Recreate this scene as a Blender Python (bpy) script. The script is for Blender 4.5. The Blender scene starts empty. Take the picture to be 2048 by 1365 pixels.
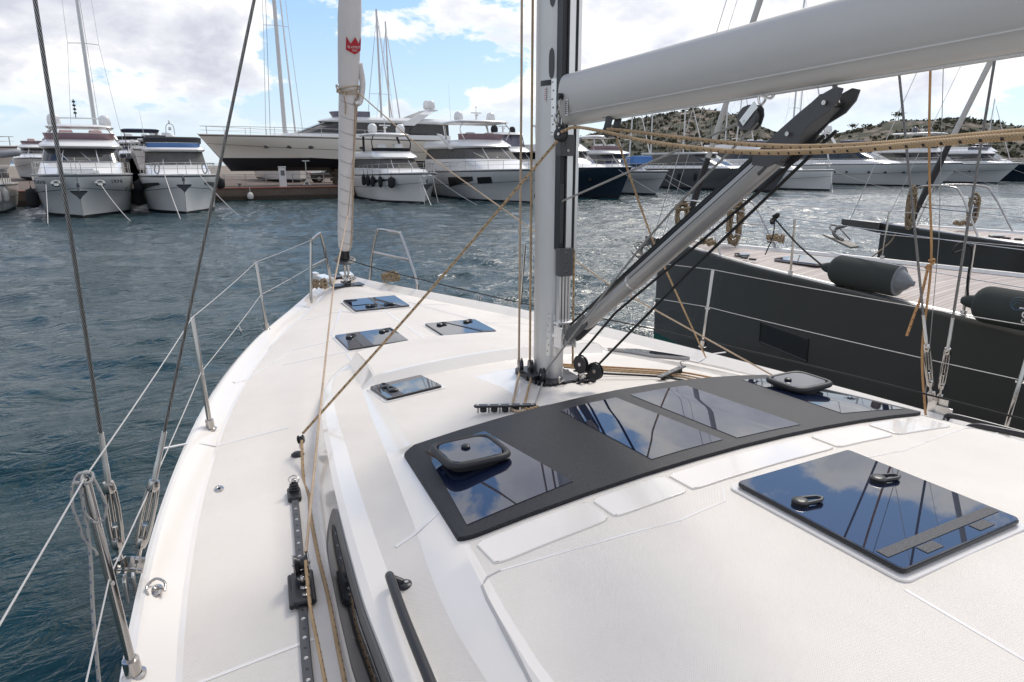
import bpy, bmesh, math, random
from mathutils import Vector, Matrix, noise
from math import sin, cos, pi, radians, sqrt
random.seed(7)
S = bpy.context.scene
COL = S.collection
# ------------------------------------------------------------------ camera
cam = bpy.data.cameras.new('camera')
cam.sensor_width = 36.0
cam.lens = 1365.0/2048*36
cam.clip_start = 0.05
cam.clip_end = 20000
co = bpy.data.objects.new('camera', cam)
COL.objects.link(co)
CZ = 2.85
co.location = (0, 0, CZ)
co.rotation_euler = (pi/2-math.atan(357/1365.), 0, -radians(28.1))
S.camera = co
# ------------------------------------------------------------------ sky
SUN_AZ, SUN_EL = radians(56), radians(46)
W = bpy.data.worlds.new("World")
S.world = W
W.use_nodes = True


class NT:
    """tiny node helper"""
    def __init__(s, nt):
        s.t = nt; nt.nodes.clear()
    def n(s, typ, ins=None, **kw):
        d = s.t.nodes.new(typ)
        for k, v in kw.items():
            setattr(d, k, v)
        for k, v in (ins or {}).items():
            if hasattr(v, 'is_linked') or hasattr(v, 'links'):
                s.t.links.new(v, d.inputs[k])
            else:
                d.inputs[k].default_value = v
        return d
    def m(s, op, a, b=0.0, c=0.0):
        d = s.n('ShaderNodeMath', {0: a, 1: b, 2: c}, operation=op)
        return d.outputs[0]
    def ramp(s, fac, pts, interp='LINEAR'):
        d = s.n('ShaderNodeValToRGB', {'Fac': fac})
        d.color_ramp.interpolation = interp
        e = d.color_ramp.elements
        while len(e) < len(pts): e.new(0.5)
        for i, (p, c) in enumerate(pts):
            e[i].position = p
            e[i].color = (c, c, c, 1) if not hasattr(c, '__len__') else (*c, 1)
        return d.outputs[0]
    def mix(s, f, a, b):
        d = s.n('ShaderNodeMix', data_type='RGBA')
        for k, v in ((0, f), (6, a), (7, b)):
            if hasattr(v, 'is_linked'): s.t.links.new(v, d.inputs[k])
            else: d.inputs[k].default_value = (*v, 1) if hasattr(v, '__len__') and len(v) == 3 else v
        return d.outputs[2]


w = NT(W.node_tree)
tc = w.n('ShaderNodeTexCoord')
sky = w.n('ShaderNodeTexSky', sky_type='NISHITA', sun_disc=False, sun_elevation=SUN_EL, sun_rotation=SUN_AZ, altitude=10, air_density=1.0, dust_density=0.6, ozone_density=1.6)
sx = w.n('ShaderNodeSeparateXYZ', {0: tc.outputs['Generated']})
zz = w.m('MAXIMUM', sx.outputs[2], 0.0)
den = w.m('ADD', zz, 0.42)
px = w.m('DIVIDE', sx.outputs[0], den)
py = w.m('DIVIDE', sx.outputs[1], den)
cp = w.n('ShaderNodeCombineXYZ', {0: px, 1: py, 2: 8.1})
big = w.n('ShaderNodeTexNoise', {'Vector': cp.outputs[0], 'Scale': 1.5, 'Detail': 3.0, 'Roughness': 0.5, 'Distortion': 0.15})
fine = w.n('ShaderNodeTexNoise', {'Vector': cp.outputs[0], 'Scale': 5.5, 'Detail': 11.0, 'Roughness': 0.6, 'Distortion': 0.2})
dn = w.m('ADD', w.m('MULTIPLY', big.outputs[0], 0.62), w.m('MULTIPLY', fine.outputs[0], 0.42))
# clouds thin out towards the horizon, as over a sea coast
thr = w.m('ADD', dn, w.m('MULTIPLY', w.m('SUBTRACT', w.m('MINIMUM', zz, 0.3), 0.3), 0.10))
# less cover in the zenith behind us, more in the left half of the view
cov = w.ramp(thr, [(0.460, 0.0), (0.486, 0.8), (0.52, 1.0)])
fade = w.ramp(zz, [(0.03, 0.0), (0.09, 1.0)])
cfac = w.m('MULTIPLY', cov, fade)
shade = w.n('ShaderNodeTexNoise', {'Vector': w.n('ShaderNodeVectorMath', {0: cp.outputs[0], 1: (0.12, 0.16, 1.3)}, operation='ADD').outputs[0], 'Scale': 3.2, 'Detail': 7.0, 'Roughness': 0.55})
thick = w.m('ADD', w.m('MULTIPLY', thr, 1.0), w.m('MULTIPLY', w.m('SUBTRACT', shade.outputs[0], 0.5), 0.35))
ccol = w.ramp(thick, [(0.46, (1.0, 0.97, 0.94)), (0.49, (0.95, 0.93, 0.92)), (0.54, (0.74, 0.75, 0.80)), (0.62, (0.56, 0.58, 0.66))])
ccs = w.n('ShaderNodeVectorMath', {0: ccol, 'Scale': 7.0}, operation='SCALE')
# pale blue air near the sea horizon
air = w.ramp(zz, [(0.0, (.52, .60, .67)), (0.09, (.40, .54, .68)), (0.20, (.27, .44, .68)), (0.5, (.14, .27, .55)), (1.0, (.08, .18, .42))])
airs = w.n('ShaderNodeVectorMath', {0: air, 'Scale': 8.6}, operation='SCALE')
clear = w.mix(0.85, sky.outputs[0], airs.outputs[0])
mixc = w.mix(cfac, clear, ccs.outputs[0])
# thin cloud lit up around the hidden sun
sdir = w.n('ShaderNodeVectorMath', {0: w.n('ShaderNodeVectorMath', {0: tc.outputs['Generated']}, operation='NORMALIZE').outputs[0], 1: (sin(SUN_AZ)*cos(SUN_EL), cos(SUN_AZ)*cos(SUN_EL), sin(SUN_EL))}, operation='DOT_PRODUCT')
gl = w.m('MULTIPLY', w.m('POWER', w.m('MAXIMUM', sdir.outputs['Value'], 0.0), 6.0), 0.45)
mixc = w.n('ShaderNodeVectorMath', {0: mixc, 'Scale': w.m('ADD', gl, 1.0)}, operation='SCALE').outputs[0]
bg = w.n('ShaderNodeBackground', {'Color': mixc, 'Strength': 0.105})
w.n('ShaderNodeOutputWorld', {'Surface': bg.outputs[0]})
# ------------------------------------------------------------------ sun (veiled by thin cloud)
sl = bpy.data.lights.new('sun', 'SUN')
sl.energy = 1.5
sl.angle = radians(17)
sl.color = (1.0, 0.94, 0.85)
so = bpy.data.objects.new('sun', sl)
COL.objects.link(so)
sd = Vector((sin(SUN_AZ)*cos(SUN_EL), cos(SUN_AZ)*cos(SUN_EL), sin(SUN_EL)))
so.rotation_euler = sd.to_track_quat('Z', 'Y').to_euler()
so.location = (20, 20, 40)
S.view_settings.view_transform = 'Standard'
S.view_settings.look = 'None'
S.view_settings.exposure = 0.70
S.view_settings.gamma = 1
S.render.engine = 'CYCLES'
S.render.resolution_x = 1024
S.render.resolution_y = 682

# ================================================================== materials
MATS = {}


def mat(name, col=(.5, .5, .5), rough=.5, metal=0.0, ior=1.45, spec=None, coat=0.0, bump=None, var=None, trans=0.0, alpha=1.0, extra=None):
    if name in MATS: return MATS[name]
    m = bpy.data.materials.new(name)
    m.use_nodes = True
    t = NT(m.node_tree)
    tc = t.n('ShaderNodeTexCoord')
    p = {'Base Color': (*col, 1), 'Roughness': rough, 'Metallic': metal, 'IOR': ior, 'Coat Weight': coat, 'Coat Roughness': .05, 'Transmission Weight': trans, 'Alpha': alpha}
    if spec is not None: p['Specular IOR Level'] = spec
    b = t.n('ShaderNodeBsdfPrincipled', p)
    if var:   # (scale, amount, second colour)
        nz = t.n('ShaderNodeTexNoise', {'Vector': tc.outputs['Object'], 'Scale': var[0], 'Detail': 6.0, 'Roughness': .6})
        f = t.ramp(nz.outputs[0], [(.35, 0.0), (.68, 1.0)])
        f = t.m('MULTIPLY', f, var[1])
        t.t.links.new(t.mix(f, col, var[2]), b.inputs['Base Color'])
        r = t.m('ADD', t.m('MULTIPLY', f, .12), rough)
        t.t.links.new(r, b.inputs['Roughness'])
    if bump:  # (scale, distance)
        nz = t.n('ShaderNodeTexNoise', {'Vector': tc.outputs['Object'], 'Scale': bump[0], 'Detail': 4.0})
        bp = t.n('ShaderNodeBump', {'Height': nz.outputs[0], 'Distance': bump[1], 'Strength': 1.0})
        t.t.links.new(bp.outputs[0], b.inputs['Normal'])
    if extra: extra(t, tc, b)
    t.n('ShaderNodeOutputMaterial', {'Surface': b.outputs[0]})
    MATS[name] = m
    return m


def ex_nonskid(t, tc, b):
    s = t.n('ShaderNodeSeparateXYZ', {0: tc.outputs['Object']})
    a = t.m('SINE', t.m('MULTIPLY', s.outputs[0], 900.0))
    c = t.m('SINE', t.m('MULTIPLY', s.outputs[1], 900.0))
    h = t.m('MULTIPLY', a, c)
    nz = t.n('ShaderNodeTexNoise', {'Vector': tc.outputs['Object'], 'Scale': 1.6, 'Detail': 7.0, 'Roughness': .65})
    n2 = t.n('ShaderNodeTexNoise', {'Vector': tc.outputs['Object'], 'Scale': 24.0, 'Detail': 5.0, 'Roughness': .7})
    bp = t.n('ShaderNodeBump', {'Height': h, 'Distance': .0006, 'Strength': .8})
    t.t.links.new(bp.outputs[0], b.inputs['Normal'])
    col = t.mix(t.ramp(nz.outputs[0], [(.35, 0.0), (.7, 1.0)]), (.765, .71, .64), (.69, .635, .57))
    col = t.mix(t.ramp(n2.outputs[0], [(.62, 0.0), (.80, .35)]), col, (.5, .46, .42))
    # moulded grip pattern seen as tiny tonal dots
    col = t.mix(t.m('MULTIPLY', t.m('ADD', h, 1.0), .045), col, (.4, .39, .38))
    t.t.links.new(col, b.inputs['Base Color'])


def ex_rope(c1, c2, rows=2, step=.042, wid=.17):
    def f(t, tc, b):
        u = t.n('ShaderNodeUVMap')
        s = t.n('ShaderNodeSeparateXYZ', {0: u.outputs[0]})
        U, V = s.outputs[0], s.outputs[1]
        # herringbone braid
        d1 = t.m('SINE', t.m('ADD', t.m('MULTIPLY', U, 6.2832*6), t.m('MULTIPLY', V, 900.0)))
        d2 = t.m('SINE', t.m('SUBTRACT', t.m('MULTIPLY', U, 6.2832*6), t.m('MULTIPLY', V, 900.0)))
        h = t.m('MAXIMUM', d1, d2)
        bp = t.n('ShaderNodeBump', {'Height': h, 'Distance': .0012, 'Strength': .9})
        t.t.links.new(bp.outputs[0], b.inputs['Normal'])
        # tracer flecks that wind round the rope
        r = t.m('MULTIPLY', U, float(rows))
        ru = t.m('FRACT', r)
        rv = t.m('FRACT', t.m('ADD', t.m('DIVIDE', V, step), t.m('MULTIPLY', t.m('FLOOR', r), .37)))
        fl = t.m('MULTIPLY', t.m('LESS_THAN', ru, .34), t.m('LESS_THAN', rv, wid))
        nz = t.n('ShaderNodeTexNoise', {'Vector': tc.outputs['Object'], 'Scale': 9.0, 'Detail': 4.0})
        dark = tuple(x*.72 for x in c1)
        base = t.mix(t.ramp(nz.outputs[0], [(.35, 0.0), (.7, 1.0)]), c1, dark)
        base = t.mix(t.ramp(h, [(.2, .35), (.9, 0.0)]), base, tuple(x*.5 for x in c1))
        t.t.links.new(t.mix(fl, base, c2), b.inputs['Base Color'])
    return f


def ex_strand(k, twist, dark=.35):
    def f(t, tc, b):
        u = t.n('ShaderNodeUVMap')
        s = t.n('ShaderNodeSeparateXYZ', {0: u.outputs[0]})
        h = t.m('SINE', t.m('ADD', t.m('MULTIPLY', s.outputs[0], 6.2832*k), t.m('MULTIPLY', s.outputs[1], twist)))
        bp = t.n('ShaderNodeBump', {'Height': h, 'Distance': .0015, 'Strength': 1.0})
        t.t.links.new(bp.outputs[0], b.inputs['Normal'])
        base = b.inputs['Base Color'].default_value[:3]
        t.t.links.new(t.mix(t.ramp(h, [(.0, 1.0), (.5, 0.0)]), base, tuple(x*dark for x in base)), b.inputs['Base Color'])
    return f


def ex_teak(t, tc, b):
    s = t.n('ShaderNodeSeparateXYZ', {0: tc.outputs['Object']})
    fy = t.m('FRACT', t.m('MULTIPLY', s.outputs[1], 1/.055))
    seam = t.m('LESS_THAN', fy, .14)
    pl = t.m('FLOOR', t.m('MULTIPLY', s.outputs[1], 1/.055))
    wn = t.n('ShaderNodeTexWhiteNoise', {'W': pl}, noise_dimensions='1D')
    mp = t.n('ShaderNodeVectorMath', {0: tc.outputs['Object'], 1: (1.2, 22, 1)}, operation='MULTIPLY')
    nz = t.n('ShaderNodeTexNoise', {'Vector': mp.outputs[0], 'Scale': 2.4, 'Detail': 5.0})
    v = t.m('ADD', t.m('MULTIPLY', wn.outputs[0], .35), t.m('MULTIPLY', nz.outputs[0], .75))
    col = t.ramp(v, [(.25, (.27, .215, .19)), (.85, (.50, .43, .39))])
    t.t.links.new(t.mix(seam, col, (.15, .13, .12)), b.inputs['Base Color'])


def ex_stipple(t, tc, b):
    nz = t.n('ShaderNodeTexNoise', {'Vector': tc.outputs['Object'], 'Scale': 260.0, 'Detail': 2.0})
    bp = t.n('ShaderNodeBump', {'Height': nz.outputs[0], 'Distance': .0014, 'Strength': 1.0})
    t.t.links.new(bp.outputs[0], b.inputs['Normal'])
    t.t.links.new(t.ramp(nz.outputs[0], [(.35, (.008, .008, .010)), (.7, (.040, .041, .047))]), b.inputs['Base Color'])


def ex_water(t, tc, b):
    g = tc.outputs['Object']
    def nz(sc, stx, sty, det, rough=.5, dist=0.0, rot=0.0):
        mp = t.n('ShaderNodeMapping', {'Vector': g, 'Scale': (stx, sty, 1), 'Rotation': (0, 0, rot)})
        return t.n('ShaderNodeTexNoise', {'Vector': mp.outputs[0], 'Scale': sc, 'Detail': det, 'Roughness': rough, 'Distortion': dist}).outputs[0]
    a = nz(.55, 1.0, 1.9, 3.0, .5, .3, .5)
    c = nz(2.3, 1.0, 2.2, 4.0, .55, .5, -.25)
    d = nz(8.0, 1.0, 1.7, 3.0, .6, .2, .3)
    gust = t.ramp(nz(.045, 1.0, 1.6, 3.0, .55, .4, .4), [(.36, .3), (.62, 1.5)])
    ridge = t.m('SUBTRACT', 1.0, t.m('ABSOLUTE', t.m('SUBTRACT', t.m('MULTIPLY', c, 2.0), 1.0)))
    h = t.m('MULTIPLY', gust, t.m('ADD', t.m('MULTIPLY', a, .07), t.m('ADD', t.m('MULTIPLY', ridge, .052), t.m('MULTIPLY', d, .012))))
    bp = t.n('ShaderNodeBump', {'Height': h, 'Distance': 1.0, 'Strength': 1.0})
    t.t.links.new(bp.outputs[0], b.inputs['Normal'])
    e = nz(.06, 1.0, 1.0, 3.0)
    t.t.links.new(t.mix(e, (.005, .027, .030), (.009, .040, .050)), b.inputs['Base Color'])


gel = mat('white_gelcoat', (.80, .75, .685), .13, coat=.5, var=(1.3, .35, (.74, .69, .625)))
nonskid = mat('nonskid_gelcoat', (.67, .65, .62), .46, extra=ex_nonskid)
seam_m = mat('glossy_moulded_border', (.77, .735, .695), .14, coat=.4)
groove_m = mat('moulding_groove', (.42, .40, .385), .5)
smoked = mat('smoked_acrylic', (.008, .013, .032), .015, ior=2.1, coat=0)
tinted = mat('dark_tinted_pane', (.012, .016, .03), .02, ior=3.2)
blackrub = mat('black_rubber', (.022, .022, .024), .5, bump=(300, .0003))
blackpl = mat('black_plastic', (.016, .016, .018), .32)
stipple = mat('black_textured_panel', (.05, .05, .055), .5, spec=.3, extra=ex_stipple)
steel = mat('polished_steel', (.47, .445, .42), .12, 1.0, var=(30, .3, (.5, .47, .44)))
steel_r = mat('brushed_steel', (.62, .61, .59), .32, 1.0, var=(14, .4, (.42, .40, .38)))
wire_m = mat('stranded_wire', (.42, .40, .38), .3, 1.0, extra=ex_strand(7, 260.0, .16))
lifel = mat('white_lifeline', (.50, .48, .46), .4)
alum = mat('anodised_mast_aluminium', (.60, .59, .575), .38, .4, var=(5, .35, (.54, .53, .515)))
boomm = mat('satin_boom_aluminium', (.53, .515, .49), .45, .2, var=(2.2, .35, (.475, .46, .44)))
alum_b = mat('bare_aluminium', (.72, .71, .70), .28, .9)
dkplate = mat('dark_cast_plate', (.085, .085, .088), .45, .3, bump=(120, .0004))
ropeT = mat('tan_rope_black_fleck', (.50, .30, .135), .8, extra=ex_rope((.60, .41, .225), (.03, .025, .022)))
ropeO = mat('orange_rope_red_fleck', (.55, .27, .09), .8, extra=ex_rope((.62, .35, .15), (.30, .03, .015)))
ropeP = mat('plain_tan_rope', (.56, .40, .25), .8, extra=ex_rope((.66, .50, .35), (.46, .33, .21), 2, .05, .2))
ropeW = mat('white_rope_blue_fleck', (.66, .63, .58), .8, extra=ex_rope((.55, .53, .49), (.16, .2, .3), 2, .04, .22))
ropeG = mat('grey_dyneema_rope', (.42, .40, .37), .7, extra=ex_rope((.46, .44, .41), (.32, .31, .29), 2, .03, .3))
ropeK = mat('black_rope', (.014, .014, .015), .7, extra=ex_rope((.02, .02, .021), (.03, .03, .03)))
ropeN = mat('natural_mooring_rope', (.40, .30, .19), .9, extra=ex_strand(3, 160.0, .45))
sailc = mat('furled_sail_cloth', (.68, .64, .62), .75, bump=(9, .006), var=(3, .5, (.58, .55, .53)))
redp = mat('red_emblem', (.42, .02, .03), .6)
hullgrey = mat('dark_grey_hull_paint', (.053, .050, .046), .22, coat=.6, var=(.7, .5, (.068, .063, .058)))
teak = mat('weathered_teak', (.3, .26, .23), .6, extra=ex_teak)
bootg = mat('green_antifouling', (.0, .07, .055), .6)
fendk = mat('dark_fender_cover', (.036, .040, .037), .95, bump=(160, .002))
vinyl = mat('fender_end_vinyl', (.16, .17, .18), .35, bump=(40, .004))
watm = mat('sea_water', (.006, .028, .034), .07, ior=1.333, extra=ex_water)


# ================================================================== mesh helpers
def V(*a): return Vector(a)


class M:
    def __init__(s):
        s.v = []; s.f = []; s.mi = []; s.uv = []
    def add(s, vs, fs, mi=0, uvs=None):
        o = len(s.v)
        s.v += [tuple(v) for v in vs]
        for k, f in enumerate(fs):
            s.f.append(tuple(i+o for i in f)); s.mi.append(mi)
            s.uv.append(uvs[k] if uvs else None)
        return s
    def box(s, c, d, rot=None, mi=0):
        x, y, z = (k/2 for k in d)
        P = [V(i*x, j*y, k*z) for i in (-1, 1) for j in (-1, 1) for k in (-1, 1)]
        if rot is not None:
            R = rot if isinstance(rot, Matrix) else Matrix.Rotation(rot, 3, 'Z')
            P = [R @ p for p in P]
        P = [p+Vector(c) for p in P]
        return s.add(P, [(0, 1, 3, 2), (4, 6, 7, 5), (0, 4, 5, 1), (2, 3, 7, 6), (0, 2, 6, 4), (1, 5, 7, 3)], mi)
    def rbox(s, c, d, r=.01, rot=None, mi=0):
        """box with rounded vertical corners and chamfered top and bottom"""
        x, y, z = (k/2 for k in d); r = min(r, x*.95, y*.95); ch = min(r*.4, z*.45)
        rings = []
        for zz_, ins in ((-z, ch), (-z+ch, 0), (z-ch, 0), (z, ch)):
            ring = []
            for (sx_, sy_, a0) in ((1, 1, 0), (-1, 1, pi/2), (-1, -1, pi), (1, -1, 1.5*pi)):
                for k in range(5):
                    a = a0+k*pi/8
                    rr = r
                    ring.append(V(sx_*(x-r)+cos(a)*(rr-ins), sy_*(y-r)+sin(a)*(rr-ins), zz_))
            rings.append(ring)
        R = Matrix.Identity(3) if rot is None else (rot if isinstance(rot, Matrix) else Matrix.Rotation(rot, 3, 'Z'))
        rings = [[R @ p+Vector(c) for p in q] for q in rings]
        return s.loft(rings, closed=True, cap=True, mi=mi)
    def loft(s, rings, closed=True, cap=False, mi=0, mis=None, flip=False):
        n = len(rings[0]); vs = [p for r in rings for p in r]; fs = []; mm = []
        for i in range(len(rings)-1):
            for j in range(n if closed else n-1):
                k = (j+1) % n
                f = (i*n+j, i*n+k, (i+1)*n+k, (i+1)*n+j)
                fs.append(f[::-1] if flip else f); mm.append(mis(i, j) if mis else mi)
        o = len(s.f)
        s.add(vs, fs, mi)
        s.mi[o:] = mm
        if cap:
            L = len(rings)-1
            s.add(rings[0], [tuple(range(n))[::-1]], mi); s.add(rings[L], [tuple(range(n))], mi)
        return s
    def tube(s, path, r=.01, n=8, cap=True, mi=0, closed=False, sx_=1.0):
        path = [Vector(p) for p in path]
        N = len(path)
        rs = r if hasattr(r, '__len__') else [r]*N
        tang = []
        for i in range(N):
            if closed: a, b = path[i-1], path[(i+1) % N]
            else: a, b = path[max(0, i-1)], path[min(N-1, i+1)]
            t = (b-a)
            tang.append(t.normalized() if t.length > 1e-9 else V(0, 0, 1))
        up = V(0, 0, 1) if abs(tang[0].z) < .9 else V(1, 0, 0)
        u = tang[0].cross(up).normalized(); rings = []; L = 0; Ls = []
        for i in range(N):
            t = tang[i]
            u = (u-t*u.dot(t))
            u = u.normalized() if u.length > 1e-6 else t.orthogonal().normalized()
            v = t.cross(u)
            rings.append([path[i]+u*cos(2*pi*k/n)*rs[i]*sx_+v*sin(2*pi*k/n)*rs[i] for k in range(n)])
            if i: L += (path[i]-path[i-1]).length
            Ls.append(L)
        vs = [p for q in rings for p in q]; fs = []; uvs = []
        for i in range(N if closed else N-1):
            i2 = (i+1) % N
            l2 = Ls[i2] if i2 else L
            for k in range(n):
                k2 = (k+1) % n
                fs.append((i*n+k, i*n+k2, i2*n+k2, i2*n+k))
                uvs.append([(k/n, Ls[i]), ((k+1)/n, Ls[i]), ((k+1)/n, l2), (k/n, l2)])
        s.add(vs, fs, mi, uvs)
        if cap and not closed:
            s.add(rings[0], [tuple(range(n))[::-1]], mi); s.add(rings[-1], [tuple(range(n))], mi)
        return s
    def lathe(s, prof, c=(0, 0, 0), axis=(0, 0, 1), n=20, mi=0):
        """prof: list of (radius, height) along axis"""
        q = Vector(axis).to_track_quat('Z', 'Y'); c = Vector(c)
        rings = [[c+q @ V(r*cos(2*pi*k/n), r*sin(2*pi*k/n), h) for k in range(n)] for r, h in prof]
        return s.loft(rings, True, True, mi)
    def cyl(s, c, r, h, axis=(0, 0, 1), n=16, mi=0, ch=.15):
        e = min(r, h/2)*ch
        return s.lathe([(r-e, -h/2), (r, -h/2+e), (r, h/2-e), (r-e, h/2)], c, axis, n, mi)
    def build(s, name, mats, parent=None, ang=35, bev=0, **tags):
        me = bpy.data.meshes.new(name)
        me.from_pydata(s.v, [], s.f)
        mats = mats if isinstance(mats, (list, tuple)) else [mats]
        for m in mats: me.materials.append(m)
        me.polygons.foreach_set('material_index', s.mi)
        if any(u for u in s.uv):
            ul = me.uv_layers.new(name='UVMap').data
            for p, u in zip(me.polygons, s.uv):
                if u:
                    for li, c in zip(p.loop_indices, u): ul[li].uv = c
        bm = bmesh.new(); bm.from_mesh(me)
        bmesh.ops.remove_doubles(bm, verts=bm.verts, dist=1e-5)
        bmesh.ops.recalc_face_normals(bm, faces=bm.faces)
        lim = radians(ang)
        for f in bm.faces: f.smooth = True
        for e in bm.edges:
            if len(e.link_faces) == 2 and e.calc_face_angle(0) > lim: e.smooth = False
        bm.to_mesh(me); bm.free()
        o = bpy.data.objects.new(name, me)
        COL.objects.link(o)
        if parent is not None: o.parent = parent
        if bev:
            b = o.modifiers.new('Bevel', 'BEVEL'); b.width = bev; b.segments = 3; b.limit_method = 'ANGLE'; b.angle_limit = radians(22)
        for k, v in tags.items():
            if v: o[k] = v
        return o


def thing(name, label, cat, loc=(0, 0, 0), rz=0, group=None):
    o = bpy.data.objects.new(name, None)
    COL.objects.link(o)
    o.empty_display_size = .2
    o.location = loc; o.rotation_euler = (0, 0, rz)
    o['label'] = label; o['category'] = cat
    if group: o['group'] = group
    return o


def tag(o, label, cat, group=None):
    o['label'] = label; o['category'] = cat
    if group: o['group'] = group
    return o


def lerp_t(tab, x):
    if x <= tab[0][0]: return tab[0][1]
    for (a, u), (b, v) in zip(tab, tab[1:]):
        if x <= b: return u+(v-u)*(x-a)/(b-a)
    return tab[-1][1]


def smt(tab, x):
    """smooth (cubic hermite) table lookup"""
    n = len(tab)
    if x <= tab[0][0]: return tab[0][1]
    if x >= tab[-1][0]: return tab[-1][1]
    for i in range(n-1):
        a, u = tab[i]; b, v = tab[i+1]
        if x <= b:
            def sl(k):
                if k <= 0 or k >= n-1:
                    k0, k1 = max(0, k-1), min(n-1, k+1)
                    return (tab[k1][1]-tab[k0][1])/(tab[k1][0]-tab[k0][0])
                s0 = (tab[k][1]-tab[k-1][1])/(tab[k][0]-tab[k-1][0]); s1 = (tab[k+1][1]-tab[k][1])/(tab[k+1][0]-tab[k][0])
                return 0 if s0*s1 <= 0 else 2*s0*s1/(s0+s1)
            h = b-a; t = (x-a)/h; m0, m1 = sl(i)*h, sl(i+1)*h
            return (2*t**3-3*t*t+1)*u+(t**3-2*t*t+t)*m0+(-2*t**3+3*t*t)*v+(t**3-t*t)*m1
    return tab[-1][1]


def crv(pts, k=6, closed=False):
    """catmull-rom through points"""
    P = [Vector(p) for p in pts]; n = len(P); out = []
    rng = n if closed else n-1
    for i in range(rng):
        p0 = P[i-1] if (i or closed) else P[0]*2-P[1]
        p1 = P[i]; p2 = P[(i+1) % n]
        p3 = P[(i+2) % n] if (i+2 < n or closed) else P[n-1]*2-P[n-2]
        for j in range(k):
            t = j/k
            out.append(.5*((2*p1)+(p2-p0)*t+(2*p0-5*p1+4*p2-p3)*t*t+(3*p1-p0-3*p2+p3)*t**3))
    if not closed: out.append(P[-1])
    return out


def sag(a, b, d=.02, k=12):
    a, b = Vector(a), Vector(b)
    return [a.lerp(b, t/k)-V(0, 0, 4*d*(t/k)*(1-t/k)) for t in range(k+1)]


def cp_tree(o, parent=None):
    c = o.copy(); COL.objects.link(c)
    if parent is not None: c.parent = parent
    for ch in [x for x in bpy.data.objects if x.parent == o]: cp_tree(ch, c)
    return c


def text_mesh(txt, size, mtl, name, parent, mw, extr=.001):
    """lettering as a mesh; mw is its matrix"""
    cu = bpy.data.curves.new('t', 'FONT'); cu.body = txt; cu.size = size; cu.extrude = extr; cu.align_x = 'CENTER'; cu.align_y = 'CENTER'
    to = bpy.data.objects.new('t', cu); COL.objects.link(to)
    bpy.context.view_layer.update()
    me = bpy.data.meshes.new_from_object(to)
    bpy.data.objects.remove(to)
    o = bpy.data.objects.new(name, me); COL.objects.link(o)
    me.materials.clear(); me.materials.append(mtl)
    me.transform(mw)
    if parent is not None: o.parent = parent
    return o
# ================================================================== our sailing yacht: shape functions
C = 1.97
HB = [(-4, 2.1), (-2, 2.22), (0, 2.27), (1, 2.245), (2.05, 2.19), (2.85, 2.10), (3.77, 1.93), (4.7, 1.69), (5.8, 1.29), (6.9, .74), (7.6, .41), (8.1, .23), (8.34, .17)]
SH = [(-4, 1.36), (3, 1.37), (4.7, 1.40), (5.8, 1.43), (7.0, 1.48), (8.34, 1.52)]
BB = [(-4, 1.70), (0, 1.68), (1.7, 1.60), (2.06, 1.56), (2.8, 1.45), (3.48, 1.32), (4.0, 1.18), (4.28, 1.09), (4.52, .98), (4.8, .81), (4.95, .66), (5.03, .48), (5.06, .30)]
HS = [(-4, .25), (2, .24), (3, .20), (3.7, .15), (4.2, .085), (4.6, .045), (4.95, .012), (5.06, .002)]
LT = [(-4, 1.46), (1.4, 1.36), (2.15, 1.245), (2.8, 1.13), (3.26, 1.05), (3.72, .955), (4.37, .83), (5.06, .72)]
RT = [(-4, 1.36), (1.0, 1.30), (1.82, 1.20), (2.6, 1.06), (3.2, .97), (4.1, .81), (5.06, .68)]
ZC = [(-4, 1.775), (1.55, 1.765), (2.6, 1.740), (2.64, 1.734), (2.75, 1.676), (3.2, 1.642), (3.55, 1.60), (3.86, 1.577), (3.93, 1.632), (4.3, 1.598), (4.7, 1.54), (4.95, 1.492), (5.06, 1.478)]


def hb(Y): return smt(HB, Y)
def sheer(Y): return smt(SH, Y)
def band(Y): return min(.14, hb(Y)*.5)


def zdeck(l, Y):
    h = hb(Y)-band(Y); l = abs(l)
    if l > h: return sheer(Y)-.05+.05*min(1, (l-h)/max(.01, band(Y)-.05))
    return sheer(Y)-.05+.055*(1-(l/h)**2)


def roof_half(Y):
    b = smt(BB, Y); hs = smt(HS, Y); k = min(1, hs/.2)
    s1 = b-.075*k-.01; L = min(smt(LT, Y), s1-.03*b); R = min(smt(RT, Y), L-.05*b)
    zd = zdeck(b, Y); zc = lerp_t(ZC, Y); zs = zd+hs
    zl = zs+.045*k; cam_ = .065*k+.012
    zr = max(zl+.004, zc-cam_)
    zc = max(zc, zr+.002)
    pts = [(b, zd-.012, 0), (b-.014*k-.002, zd+.012*k, 0), (s1+.012*k, zs-.01*k, 0), (s1-.012, zs+.004*k, 0), (s1-.05*k-.02*b, zs+.01*k, 1), (L, zl, 0), (R, zr, 0)]
    for q in (.98, .8, .6, .4, .2, 0.0):
        pts.append((R*q, zr+(zc-zr)*(1-q*q), 1))
    return pts


def surf(x, y):
    l = abs(x-C); z = zdeck(l, y)
    if y <= 5.06:
        p = roof_half(y)
        if l <= p[0][0]:
            for (a, za, _), (b, zb, _) in zip(p, p[1:]):
                if b <= l <= a:
                    return max(z, za+(zb-za)*(a-l)/max(1e-6, a-b))
    return z


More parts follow.
